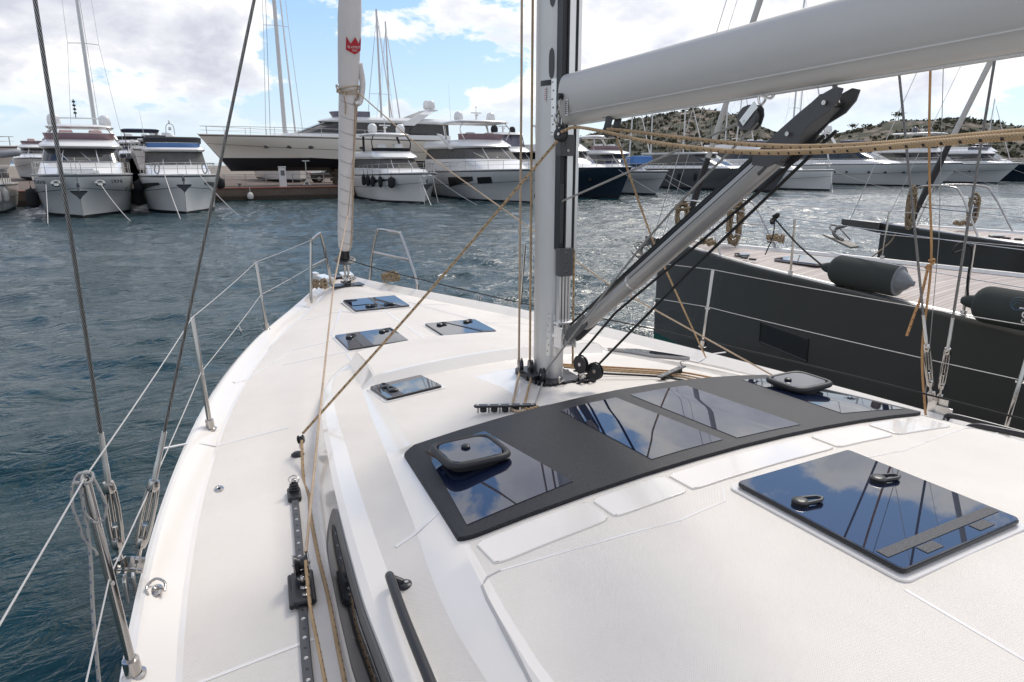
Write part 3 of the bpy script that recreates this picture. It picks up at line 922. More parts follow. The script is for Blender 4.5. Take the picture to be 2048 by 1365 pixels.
# halyards down the port side of the mast, then aft to the organiser
def tail(a, b, r, mt):
    P = []
    for i in range(13):
        t = i/12; x, y = a[0]+(b[0]-a[0])*t, a[1]+(b[1]-a[1])*t
        P.append(V(x, y, max(zf+.03+(surf(*b)+.012-zf-.03)*t, surf(x, y)+r+.002)))
    P += [V(b[0]-.0, b[1]-.05, surf(b[0], b[1]-.05)+r+.004), V(b[0], b[1]-.14, surf(b[0], b[1]-.14)+r)]
    rope(P, r, mt, 'halyard_tail', 0)
rope([V(1.845, 3.37, zf+.07), V(1.856, 3.37, 3.2), V(1.875, 3.37, 19)], .0066, ropeP, 'halyard', 0)
rope([V(1.885, 3.31, zf+.07), V(1.887, 3.31, 3.2), V(1.90, 3.31, 19)], .0066, ropeT, 'halyard', 0)
tail((1.845, 3.36), (1.50, 2.815), .0066, ropeP)
tail((1.885, 3.28), (1.555, 2.79), .0066, ropeT)
tail((1.862, 3.12), (1.60, 2.765), .0045, ropeG)
# port organiser
m = M()
oa, ob = V(1.34, 2.885, 0), V(1.60, 2.765, 0)
od = (ob-oa).normalized(); oz = surf(1.47, 2.83)+.034; ang_ = math.atan2(od.y, od.x)
mid = (oa+ob)/2; mid.z = oz
org = part(M().rbox(mid, (.31, .034, .010), .016, ang_), 'line_organiser', blackpl, ang=40)
for k in range(6):
    p = mid+od*(-.135+.054*k)
    part(M().lathe([(.008, 0), (.007, .002), (.003, .003), (0, .0005)], p+V(0, 0, .005), n=12), 'organiser_bolt', steel, org)
m = M()
for k in range(5): m.cyl(mid+od*(-.108+.054*k)-V(0, 0, .019), .017, .022, n=14)
part(m, 'organiser_sheaves', blackpl, org, ang=40)
for k in range(6): part(M().cyl(mid+od*(-.135+.054*k)-V(0, 0, .02), .005, .034, n=8), 'organiser_post', steel, org)
# starboard lines and their organiser
oa, ob = V(2.48, 2.865, 0), V(2.745, 2.965, 0)
for f_, e_, st_, mt, r in ((.88, (2.72, 2.69), (2.10, 3.36), ropeO, .006), (.64, (2.64, 2.69), (2.09, 3.31), ropeT, .005), (.40, (2.57, 2.69), (2.08, 3.25), ropeT, .006), (.12, (2.50, 2.69), (2.07, 3.13), ropeK, .006)):
    o_ = oa.lerp(ob, f_); P = [V(st_[0], st_[1], 0), V(st_[0], st_[1], 0).lerp(o_, .35), V(st_[0], st_[1], 0).lerp(o_, .7), o_, V(e_[0], e_[1], 0)]
    for i, p in enumerate(P): p.z = surf(p.x, p.y)+r+(.045, .026, .018, .012, .006)[i]
    rope(P, r, mt, 'control_line', 4)
od = (ob-oa).normalized(); mid = (oa+ob)/2; mid.z = surf(mid.x, mid.y)+.036; ang_ = math.atan2(od.y, od.x)
org = part(M().rbox(mid, (.30, .034, .009), .008, ang_), 'line_organiser', dkplate, ang=40)
for k in range(4): part(M().lathe([(.008, 0), (.006, .002), (0, .001)], mid+od*(-.105+.07*k)+V(0, 0, .0045), n=12), 'organiser_bolt', steel, org)
m = M()
for k in range(5): m.cyl(mid+od*(-.1+.05*k)-V(0, 0, .019), .014, .03, n=12)
part(m, 'organiser_sheaves', blackpl, org, ang=40)
part(M().tube(crv([mid+od*.12+V(0, 0, .01), mid+od*.13+V(-.02, 0, .03), mid+od*.14+V(.02, .0, .03)], 4), .004, 6), 'snap_shackle', steel, org)

# rope from the gooseneck block to the side-deck block, and aft along the track
B0 = V(.60, 3.50, 1.43)
rope([bk+V(-.02, .0, -.03), B0.lerp(bk, .5)-V(0, 0, .012), B0+V(.01, -.01, .035)], .0068, ropeT, 'reefing_line', 8)
rope([B0+V(0, -.02, .0), V(.545, 3.2, 1.345), V(.53, 3.0, 1.345), V(.50, 2.84, 1.345), V(.455, 2.5, 1.345), V(.425, 2.2, 1.345), V(.38, 1.85, 1.345), V(.34, 1.5, 1.345), V(.30, 1.0, 1.345)], .0075, ropeT, 'reefing_line_tail', 6)
fb = part(M().lathe([(.034, 0), (.034, .006), (.022, .016), (0, .018)], (.575, 3.49, surf(.575, 3.49)), n=20), 'footblock_base', blackrub, ang=40)
m = M(); nn = V(.9, -.45, .2).normalized()
for s in (-.012, .012): m.lathe([(.022, -.003), (.024, 0), (.020, .003), (.006, .004)], B0+nn*s, nn, 18)
m.cyl(B0, .017, .016, nn, 14, 0); m.cyl(B0+nn*.016, .006, .004, nn, 10, 1)
m.cyl(B0-V(.005, 0, .03), .008, .04, (0, .2, 1), 8, 1)
part(m, 'foot_block', [blackpl, steel], ang=40)
# horizontal reefing ropes running aft beside the vang
rope([bk+V(-.005, -.01, .012), V(1.860, 2.850, 3.012), V(1.776, 2.494, 2.977), V(1.691, 2.139, 2.932), V(1.607, 1.783, 2.899), V(1.523, 1.427, 2.878), V(1.439, 1.071, 2.878), V(1.354, 0.716, 2.892), V(1.270, 0.360, 2.900)], .0072, ropeT, 'boom_line', 6)
rope([V(C-.03, 2.70, 3.0), V(1.900, 2.500, 2.984), V(1.814, 2.203, 2.957), V(1.729, 1.906, 2.931), V(1.643, 1.609, 2.907), V(1.557, 1.311, 2.891), V(1.471, 1.014, 2.890), V(1.386, 0.717, 2.901), V(1.300, 0.420, 2.907)], .0066, ropeT, 'boom_line', 6)
# outhaul / reefing legs that drop from the boom to starboard
rope([V(C+.02, 2.71, 2.99), V(2.12, 2.83, 2.91), V(2.62, 3.17, 2.43), V(2.92, 3.32, 2.12), V(3.60, 3.66, 1.44)], .006, ropeT, 'boom_line', 4)
rope([V(2.05, 3.12, 2.97), V(2.055, 3.13, 2.5), V(2.065, 3.14, 2.06), V(2.07, 3.14, 1.72)], .006, ropeT, 'boom_line', 0)
rope([V(1.945, 3.155, 2.635), bb+V(-.0, .035, -.012)], .0052, ropeG, 'grey_tackle_line', 0); rope([bb+V(0, -.035, -.02), V(1.95, 2.39, 2.52), V(1.88, 3.12, zf+.09)], .0052, ropeG, 'grey_tackle_line', 4)
rope([va_(.97, .055), va_(.5, .065), va_(.0, .058)], .0065, ropeK, 'vang_tackle', 0)
rope([va_(.94, -.06), va_(.6, -.066), va_(.22, -.062), V(1.985, 2.95, 1.845)], .0062, ropeK, 'vang_tackle', 0)
rope([va_(.96, -.07)+V(.01, 0, 0), va_(.5, -.13)+V(.02, 0, 0), V(2.03, 2.83, 1.82)], .0062, ropeK, 'vang_tackle', 0)
# jib sheets
tk = V(2.03, 7.10, 3.54)
rope([V(2.06, 7.12, 3.60), V(2.035, 7.30, 3.0), V(1.93, 7.33, 2.30)], .006, ropeP, 'jib_sheet', 6)
rope([V(1.93, 7.33, 2.30), V(1.25, 5.3, 1.92), V(.72, 3.5, 1.63), V(.385, 2.34, 1.455)], .006, ropeP, 'jib_sheet', 0)
rope([V(.375, 2.30, 1.445), V(.365, 2.24, 1.42), V(.345, 2.10, 1.385), V(.325, 1.9, 1.385), V(.30, 1.65, 1.385), V(.27, 1.3, 1.385), V(.23, .9, 1.385)], .0062, ropeT, 'jib_sheet_tail', 6)
rope([tk, V(2.42, 6.0, 2.86), V(3.08, 4.2, 1.95), V(3.56, 2.86, 1.46)], .006, ropeP, 'jib_sheet', 0)
rope([V(1.96, 7.60, 1.80), V(2.30, 7.1, 1.70), V(2.99, 5.35, 1.60), V(3.40, 4.0, 1.60), V(3.75, 2.0, 1.60), V(3.9, 0, 1.6)], .0055, ropeK, 'furling_line', 4)

# ---- jib track, end stop, car
def tx(Y): return smt([(-2, .08), (1.3, .215), (1.774, .268), (2.18, .332), (2.51, .388), (3.02, .467), (3.2, .49)], Y)
m = M(); P = [3.05-.06*i for i in range(70)]
rings = []
for Y in P:
    x = tx(Y); z = surf(x, Y)
    rings.append([V(x-.016, Y, z-.002), V(x-.016, Y, z+.012), V(x-.013, Y, z+.016), V(x+.013, Y, z+.016), V(x+.016, Y, z+.012), V(x+.016, Y, z-.002)])
trk = part(m.loft(rings, closed=False), 'genoa_track', dkplate, ang=30)
MATS['dark_cast_plate']
for k in range(24):
    Y = 2.98-.098*k; x = tx(Y); z = surf(x, Y)+.0163
    part(M().lathe([(.0075, 0), (.0065, .0015), (.003, .0012), (0, .0004)], (x, Y, z), n=12), 'track_bolt', steel, trk)
m = M()
for k in range(24):
    Y = 2.93-.098*k; x = tx(Y); m.cyl((x, Y, surf(x, Y)+.0158), .006, .0014, n=10)
part(m, 'track_holes', blackpl, trk)
z = surf(.47, 3.03)
m = M().rbox((.468, 3.03, z+.012), (.062, .12, .026), .014, -.14)
es = part(m, 'track_end_stop', blackpl, ang=40, bev=.003)
m = M()
for k in range(3): m.lathe([(.024-.003*k, 0), (.026-.003*k, .006), (.022-.003*k, .011)], (.474, 3.055, z+.024+k*.012), n=18)
part(m, 'stop_spring', blackrub, es, ang=50)
m = M(); m.cyl((.476, 3.06, z+.068), .011, .018, n=12); m.tube(crv([V(.46, 3.05, z+.06), V(.455, 3.07, z+.078), V(.48, 3.08, z+.085), V(.498, 3.06, z+.075), V(.49, 3.045, z+.06)], 4), .003, 6)
part(m, 'stop_pin', steel, es, ang=50)
z = surf(.345, 2.26)
car = part(M().rbox((.347, 2.265, z+.02), (.070, .20, .026), .012, -.15), 'genoa_car', blackpl, ang=40, bev=.003)
m = M()
for s in (-1, 1): m.tube([V(.347+s*.037+.014, 2.36, z+.02), V(.347+s*.037-.014, 2.17, z+.02)], .010, 8)
part(m, 'car_rollers', blackrub, car, ang=50)
m = M(); m.cyl((.352, 2.245, z+.036), .012, .006, n=12); m.cyl((.347, 2.20, z+.036), .009, .005, n=12); m.cyl((.356, 2.275, z+.05), .010, .03, n=10)
m.lathe([(.026, -.002), (.030, 0), (.026, .003), (.012, .003)], (.352, 2.315, z+.075), (1, -.15, 0), 20)
part(m, 'car_fittings', steel, car, ang=50)
sc = V(.363, 2.325, z+.085); nn = V(1, -.15, .05).normalized()
m = M().lathe([(.034, -.024), (.033, -.019), (.022, -.008), (.020, 0), (.022, .008), (.033, .019), (.034, .024)], sc, nn, 24)
part(m, 'car_sheave', blackpl, car, ang=60)
m = M()
for s in (-.028, .028): m.lathe([(.036, -.0015), (.037, 0), (.036, .0015), (.02, .0015)], sc+nn*s, nn, 24)
m.cyl(sc, .006, .066, nn, 10); m.box(sc+V(-.005, -.035, -.025), (.05, .03, .02))
part(m, 'car_cheeks', steel, car, ang=40)

# ---- stanchions and lifelines
ST = [((-.186, 2.056), (-.223, 2.045, 2.022)), ((.201, 4.077), (.176, 4.09, 2.02)), ((.838, 6.122), (.806, 6.14, 2.03)), ((3.936, 4.045), (3.988, 4.045, 2.018)), ((4.124, 1.853), (4.19, 1.83, 1.99))]
for (x, y), tp in ST:
    b0 = V(x, y, surf(x, y)-.002); tp = Vector(tp)
    s_ = part(M().tube([b0, b0.lerp(tp, .985), tp], [.0135, .0135, .010], 14), 'stanchion', steel, ang=40)
    d = (tp-b0).normalized()
    part(M().lathe([(.034, -.004), (.034, .002), (.024, .006), (.0235, .055), (.0175, .056)], b0, d, 18), 'stanchion_foot', steel, s_, ang=40)
    m = M(); pr = d.cross(V(0, 1, 0)).normalized()
    m.cyl(b0+d*.045+V(-.017, -.008, 0), .004, .006, (-.8, -.6, 0), 8); m.cyl(b0.lerp(tp, .5), .0065, .042, (-.3, 1, 0), 8)
    part(m, 'line_ferrule', steel_r, s_)
tops = [Vector(t) for _, t in ST]; mids = [V(x, y, surf(x, y)).lerp(Vector(t), .52) for (x, y), t in ST]
def ll(P, r=.0024):
    Q = []
    for a, b in zip(P, P[1:]): Q += sag(a, b, .004*(b-a).length, 8)[:-1]
    Q.append(P[-1]); part(M().tube(Q, r, 8), 'lifeline', lifel, ang=70)
ll([V(-.335, 1.4, 1.945), tops[0]] and [V(-.55, .35, 1.95), tops[0], tops[1], tops[2], V(1.459, 7.0, 2.10)]); ll([V(-.33, .6, 1.68), mids[0], mids[1], mids[2], V(1.435, 7.0, 1.83)])
ll([V(4.22, 0, 1.99), tops[4], tops[3], V(3.36, 6.0, 2.05), V(2.57, 7.18, 2.02)]); ll([V(4.18, 0, 1.7), mids[4], mids[3], V(3.32, 6.0, 1.76), V(2.59, 7.16, 1.80)])
for x, y in ((3.34, 6.02),):
    part(M().tube([V(x-.03, y, surf(x-.03, y)), V(x+.02, y, 2.05)], .0135, 12), 'stanchion', steel, ang=50)
# ---- pulpit, two separate frames
for P, Q in ((([(1.407, 6.95, 1.47), (1.412, 6.96, 1.60), (1.455, 7.0, 2.06), (1.475, 7.02, 2.10), (1.60, 7.26, 2.13), (1.63, 7.32, 2.105), (1.70, 7.5, 1.93), (1.84, 7.9, 1.50)]), [(1.435, 6.98, 1.83), (1.745, 7.63, 1.82)]),
             (([(2.61, 7.13, 1.47), (2.605, 7.15, 1.60), (2.52, 7.33, 2.04), (2.49, 7.37, 2.09), (2.42, 7.55, 2.105), (2.40, 7.72, 2.10), (2.38, 7.80, 2.06), (2.335, 7.88, 1.80), (2.30, 7.9, 1.50)]), [(2.56, 7.24, 1.80), (2.345, 7.87, 1.83)])):
    pl = part(M().tube(crv(P, 6), .0145, 12), 'pulpit', steel, ang=60)
    part(M().tube([Vector(q) for q in Q], .0135, 10), 'pulpit_bar', steel, pl, ang=60)

# ---- shrouds, turnbuckles, chainplates
def shroud(base, top, r=.0052, port=True):
    base, top = Vector(base), Vector(top); d = (top-base).normalized()
    at = lambda s: base+d*s
    sh = part(M().tube([at(.50), top], r, 10), 'shroud', wire_m, ang=80)
    part(M().tube([at(.38), at(.44), at(.445), at(.56)], [.0105, .0105, .0095, .0095], 12), 'swage', steel_r, sh, ang=50)
    m = M(); sd_ = d.cross(V(.3, 1, 0)).normalized()
    m.tube([at(.335), at(.345), at(.375)], [.018, .023, .017], 16); m.tube([at(.115), at(.135), at(.155)], [.017, .023, .018], 16)
    for s in (-1, 1):
        m.tube([at(.34)+sd_*s*.015, at(.28)+sd_*s*.0185, at(.2)+sd_*s*.0185, at(.14)+sd_*s*.015], .009, 8)
    m.tube([at(.22), at(.38)], .008, 8); m.tube([at(.05), at(.20)], .0085, 8)
    part(m, 'turnbuckle', steel, sh, ang=60)
    m = M()
    for s in (-1, 1): m.box(at(.045)+sd_*s*.013, (.008, .024, .06), d.to_track_quat('Z', 'Y').to_matrix())
    m.cyl(at(.03), .007, .045, sd_, 10); m.lathe([(.016, -.006), (.018, 0), (.016, .006)], at(.07), sd_, 14)
    part(m, 'toggle', steel, sh, ang=40)
shroud((-.222, 2.61, 1.385), (-.16, 2.70, 9.0), .0066); shroud((-.185, 2.61, 1.375), (.92, 2.66, 5.04), .0055)
shroud((4.165, 2.25, 1.40), (4.10, 2.25, 9.0), .0075); shroud((4.13, 2.27, 1.42), (3.50, 2.95, 5.6), .007)
m = M(); m.box((-.215, 2.60, 1.35), (.012, .10, .09)); m.box((-.19, 2.63, 1.34), (.01, .07, .08))
part(m, 'chainplate', steel_r, bev=.003)
m = M(); m.box((4.16, 2.25, 1.39), (.014, .12, .14)); m.rbox((4.14, 2.20, 1.37), (.012, .10, .10), .01)
part(m, 'chainplate', steel_r, bev=.003)
# orange rope stowed on the starboard shrouds, with its knot
rope([V(4.0, 2.22, 1.36), V(4.06, 2.34, 1.75), V(4.08, 2.38, 2.28), V(4.06, 2.46, 2.8), V(4.05, 2.54, 3.4), V(4.0, 2.7, 5.0)], .0068, ropeO, 'orange_halyard', 6)
kn = V(4.07, 2.38, 2.27)
rope([kn+V(-.02, 0, .02), kn+V(.0, -.02, .03), kn+V(.025, 0, .0), kn+V(.0, .02, -.025), kn+V(-.02, 0, -.01), kn+V(0, -.022, .01), kn+V(.02, .0, .02)], .007, ropeO, 'rope_knot', 5)
rope([kn+V(-.01, 0, 0), kn+V(-.022, .01, -.2), V(4.03, 2.40, 1.98), V(4.015, 2.42, 1.83)], .008, ropeO, 'rope_end', 6)
rope([V(4.10, 2.30, 1.45), V(4.09, 2.36, 2.4), V(4.06, 2.5, 3.6)], .0022, ropeW, 'flag_halyard', 0)

# ---- deck fittings
def padeye(x, y, ring_=False):
    z = surf(x, y); m = M()
    m.lathe([(.030, 0), (.029, .004), (.014, .006), (.010, .003), (0, .003)], (0, 0, 0), n=20)
    m.v = [(x+a*.72, y+b*1.25, z+c) for a, b, c in m.v]
    p = part(m, 'padeye' if ring_ else 'deck_filler', steel, ang=40)
    if ring_:
        part(M().tube(crv([V(x-.028, y-.03, z+.008), V(x-.03, y+.01, z+.018), V(x, y+.035, z+.026), V(x+.028, y+.01, z+.018), V(x+.025, y-.03, z+.008)], 5), .005, 8), 'folding_bar', steel, p, ang=60)
    else:
        part(M().cyl((x, y, z+.006), .006, .004, n=10), 'filler_slot', blackpl, p)
padeye(.169, 3.314); padeye(-.115, 2.495, True); padeye(3.12, 6.2)
for x, y in ((.62, 6.05), (3.02, 6.35)):
    z = surf(x, y); m = M(); m.cyl((x, y, z+.02), .006, .04, n=8); m.cyl((x, y+.05, z+.02), .006, .04, n=8); m.tube([V(x, y-.05, z+.042), V(x, y+.1, z+.042)], .006, 8)
    part(m, 'fairlead', steel, ang=50)

# ---- bow: chain locker, furler, furled jib
m = M().rbox((1.95, 7.62, surf(1.97, 7.6)+.006), (.36, .20, .012), .02); part(m, 'furler_base', blackpl)
m = M().rbox((1.80, 8.05, 1.535), (.12, .34, .05), .02, .1); m.rbox((2.08, 8.12, 1.54), (.14, .26, .05), .02, -.1); m.rbox((1.74, 8.25, 1.50), (.06, .12, .16), .015)
part(m, 'stem_fitting', seam_m, ang=40)
m = M().rbox((1.93, 8.12, 1.53), (.16, .2, .02), .02); part(m, 'anchor_locker_opening', blackpl)
m = M()
m.cyl((1.97, 7.66, 1.56), .045, .06, n=16)
for k in range(7):
    a = k*.9; m.tube(crv([V(1.97+.07*cos(a), 7.62+.05*sin(a), 1.50+.012*k), V(1.97+.09*cos(a+.6), 7.62+.07*sin(a+.6), 1.52+.012*k), V(1.97+.05*cos(a+1.2), 7.62+.05*sin(a+1.2), 1.51+.012*k)], 4), .010, 6)
m.box((1.955, 7.70, 1.64), (.02, .03, .16)); m.box((1.995, 7.70, 1.64), (.02, .03, .16)); m.cyl((1.975, 7.70, 1.60), .012, .08, (1, 0, 0), 10); m.cyl((1.975, 7.70, 1.70), .012, .07, (1, 0, 0), 10)
part(m, 'forestay_toggle', steel, ang=45)
fa = V(0, -.3, 1).normalized()
dr = V(1.97, 7.73, 1.785)
fur = part(M().lathe([(.02, -.02), (.115, -.014), (.122, -.006), (.122, .0), (.112, .004), (.05, .006)], dr, fa, 36), 'furling_drum', dkplate, ang=35)
m = M()
for k in range(8):
    a = 2*pi*k/8; q = fa.to_track_quat('Z', 'Y'); m.cyl(dr+q @ V(.09*cos(a), .09*sin(a), .0055), .012, .003, fa, 10)
part(m, 'drum_slots', blackpl, fur)
part(M().lathe([(.055, 0), (.058, .03), (.052, .06), (.045, .13), (.034, .16)], dr+fa*.004, fa, 24), 'drum_swivel', blackpl, fur, ang=50)
part(M().tube([dr-fa*.02, dr-fa*.09], [.018, .014], 12), 'drum_stem', steel, fur)
# furled jib: slightly creased roll
def jp(s): return V(1.97, 7.70-.311*s, 1.90+s)
JR = [(0, .055), (.03, .072), (.3, .080), (1.0, .084), (1.60, .090), (1.66, .088), (1.72, .100), (1.9, .106), (2.25, .112), (2.6, .098), (4, .11), (9, .08), (13, .04)]
m = M(); rings = []; s_ = 0
while s_ <= 13:
    c = jp(s_); r = smt(JR, s_); ring_ = []
    for k in range(36):
        a = 2*pi*k/36
        rr = r*(1+.05*noise.noise(V(cos(a)*1.2, sin(a)*1.2, s_*1.6))+.018*noise.noise(V(cos(a)*4, sin(a)*4, s_*5))+.022*sin(a-s_*2.2))
        ring_.append(c+V(rr*cos(a), rr*sin(a)*.95, rr*sin(a)*.3))
    rings.append(ring_); s_ += .04 if s_ < 3 else .25
jib = part(m.loft(rings, True, True), 'furled_jib', sailc, ang=60)
# seams spiralling round the roll
for k in range(11):
    s0 = .12+.145*k; P = []
    for i in range(15):
        a = radians(205)+radians(130)*i/14; s1_ = s0-.05*i/14
        r = smt(JR, s1_)*1.0+.0045; c = jp(s1_); P.append(c+V(r*cos(a), r*sin(a)*.95, r*sin(a)*.3))
    part(M().tube(P, .0022, 5), 'sail_seam', ropeG, jib, ang=70)
P = []
for s1_ in [i*.1 for i in range(17)]:
    a = radians(318-8*s1_); r = smt(JR, s1_)+.006; c = jp(s1_); P.append(c+V(r*cos(a), r*sin(a)*.95, r*sin(a)*.3))
part(M().tube(P, .008, 6), 'sail_edge_cord', ropeP, jib, ang=70)
# rope turns round the roll
m = M()
for k in range(3):
    s0 = 1.63+.02*k; m.tube([jp(s0+.02*sin(2*pi*i/24+k))+V(.108*cos(2*pi*i/24), .105*sin(2*pi*i/24), .0) for i in range(24)], .007, 7, closed=True)
m.tube(crv([jp(1.63)+V(-.06, -.1, 0), jp(1.6)+V(-.07, -.12, -.02), jp(1.5)+V(-.05, -.11, 0), jp(1.42)+V(-.05, -.105, 0)], 4), .007, 7)
m.tube(crv([jp(1.66)+V(-.1, -.06, 0), jp(1.69)+V(-.13, -.05, 0), jp(1.66)+V(-.13, -.07, 0), jp(1.62)+V(-.1, -.09, 0)], 4), .007, 7)
part(m, 'jib_tie_rope', ropeP, jib, ang=70)
m = M(); m.tube(crv([jp(1.9)+V(.10, -.03, 0), jp(1.72)+V(.135, -.04, 0), jp(1.56)+V(.115, -.05, 0), jp(1.52)+V(.07, -.09, 0)], 5), [.03]*16, 10)
part(m, 'jib_clew', sailc, jib, ang=60)
part(M().cyl(jp(1.53)+V(.055, -.10, 0), .02, .05, (.3, -1, 0), 12), 'clew_ring', steel_r, jib)
# red crown emblem with its lettering, lying on the roll
def onroll(u, v, o=.004):
    s1_ = 2.07+v; r = smt(JR, s1_)*1.035+o; a = radians(283)+u/r; c = jp(s1_)
    return c+V(r*cos(a), r*sin(a)*.95, r*sin(a)*.3)
def crown(u, k):
    a = abs(u)/.088
    top_ = .075-.058*a/.5 if a < .5 else .017+.058*(a-.5)/.5
    bot = -.075+.035*a
    return bot+(top_-bot)*k
for o_, mt, sc_, nm in ((.003, pap, 1.10, 'emblem_edge'), (.006, redp, 1.0, 'crown_emblem')):
    m = M(); rings = []
    for i in range(33):
        u = -.088+.176*i/32
        rings.append([onroll(u*sc_, crown(u, k/6)*sc_, o_) for k in range(7)])
    part(m.loft(rings, closed=False), nm, mt, jib, ang=60)
for txt, v0, sz in (('ELVSTROM', -.022, .030), ('SAILS', -.047, .024)):
    cu = bpy.data.curves.new('t', 'FONT'); cu.body = txt; cu.size = sz; cu.align_x = 'CENTER'
    to = bpy.data.objects.new('t', cu); COL.objects.link(to); bpy.context.view_layer.update()
    me = bpy.data.meshes.new_from_object(to); bpy.data.objects.remove(to)
    for v in me.vertices:
        p = onroll(v.co.x, v.co.y+v0, .0085); v.co = p-V(C, 0, 0)
    me.materials.clear(); me.materials.append(pap)
    o = bpy.data.objects.new('emblem_lettering', me); COL.objects.link(o); o.parent = jib
# forestay above
part(M().tube([V(1.97, 7.70, 1.85), V(1.97, 3.2, 16.4)], .008, 8), 'forestay', steel_r)
# starboard side rail aft and blue bag
m = M().tube(crv([V(3.30, 1.66, 1.60), V(3.31, 1.62, 1.655), V(3.33, 1.50, 1.672), V(3.40, 1.2, 1.68), V(3.5, .6, 1.69), V(3.55, 0, 1.69)], 6), .015, 10)
part(m, 'handrail', blackpl, ang=60)

# ================================================================== loose things on our yacht
def coil(c, r, h, mt, name, label, cat, turns=5, th=.012, tilt=None, group=None, hang=False):
    c = Vector(c); m = M(); rnd = random.Random(hash(name)+int(c.x*100) & 1023)
    rnd = random.Random(int(abs(c.x*731+c.y*97)))
    P = []
    for i in range(turns*14):
        if i % 14 == 0: k2 = rnd.random()
        a = 2*pi*i/14; rr = r*(.75+.35*rnd.random())
        if hang: P.append(V((.14+.36*k2)*r*cos(a)+.10*r*(rnd.random()-.5), (rnd.random()-.5)*r*.6, (.62+.45*k2)*r*1.15*sin(a)*(h/r)*(1 if sin(a) < 0 else .9)))
        else: P.append(V(rr*cos(a), rr*.8*sin(a), h*rnd.random()))
    m.tube(crv(P, 3), th, 6)
    if hang:
        m.tube(crv([V(.5*r*cos(t), .35*r*sin(t), h*.25+.01*t) for t in [k*.8 for k in range(16)]], 3), th, 6)
    o = m.build(name, mt, None, 70); o.location = c
    if tilt: o.rotation_euler = tilt
    return tag(o, label, cat, group)
coil((1.60, 7.42, 1.53), .075, .10, ropeN, 'mooring_rope', 'small tan mooring rope heaped beside the left pulpit frame at our bow', 'rope', 4, .011)
coil((2.43, 7.50, 1.54), .10, .10, ropeN, 'mooring_rope', 'grey and tan mooring rope heaped beside the right pulpit frame at our bow', 'rope', 6, .011)
# white rope knotted to the first stanchion
T0 = Vector(ST[0][1])
m = M()
m.tube(crv([T0+V(-.008, -.02, -.005), T0+V(.0, .015, .010), T0+V(.02, .0, .004), T0+V(.01, -.022, -.008), T0+V(-.02, -.012, -.006), T0+V(-.028, 0, -.015), T0+V(-.014, .012, .008), T0+V(.015, .0, .010)], 5), .005, 8)
m.tube(crv([T0+V(.02, -.012, .0), T0+V(.032, -.02, -.04), T0+V(.040, -.02, -.085), T0+V(.030, -.02, -.12), T0+V(.012, -.02, -.13), T0+V(-.004, -.02, -.11), T0+V(-.012, -.02, -.08), T0+V(-.008, -.02, -.02)], 5), .004, 8)
m.tube(crv([T0+V(-.03, -.02, -.01), T0+V(-.036, -.02, -.07), T0+V(-.028, -.02, -.13), T0+V(-.024, -.02, -.17), T0+V(-.004, -.02, -.21), T0+V(.0, -.02, -.225)], 5), .0042, 8)
m.tube(crv([T0+V(-.012, -.015, -.01), T0+V(-.014, -.02, -.2), T0+V(-.03, -.06, -.4), T0+V(-.045, -.12, -.75), T0+V(-.06, -.2, -1.4)], 5), .005, 8)
tag(m.build('tied_rope', ropeW, None, 70), 'white rope with blue flecks knotted round the top of the nearest port stanchion', 'rope')
# ================================================================== setting: water, quays, land, hills
import numpy as np


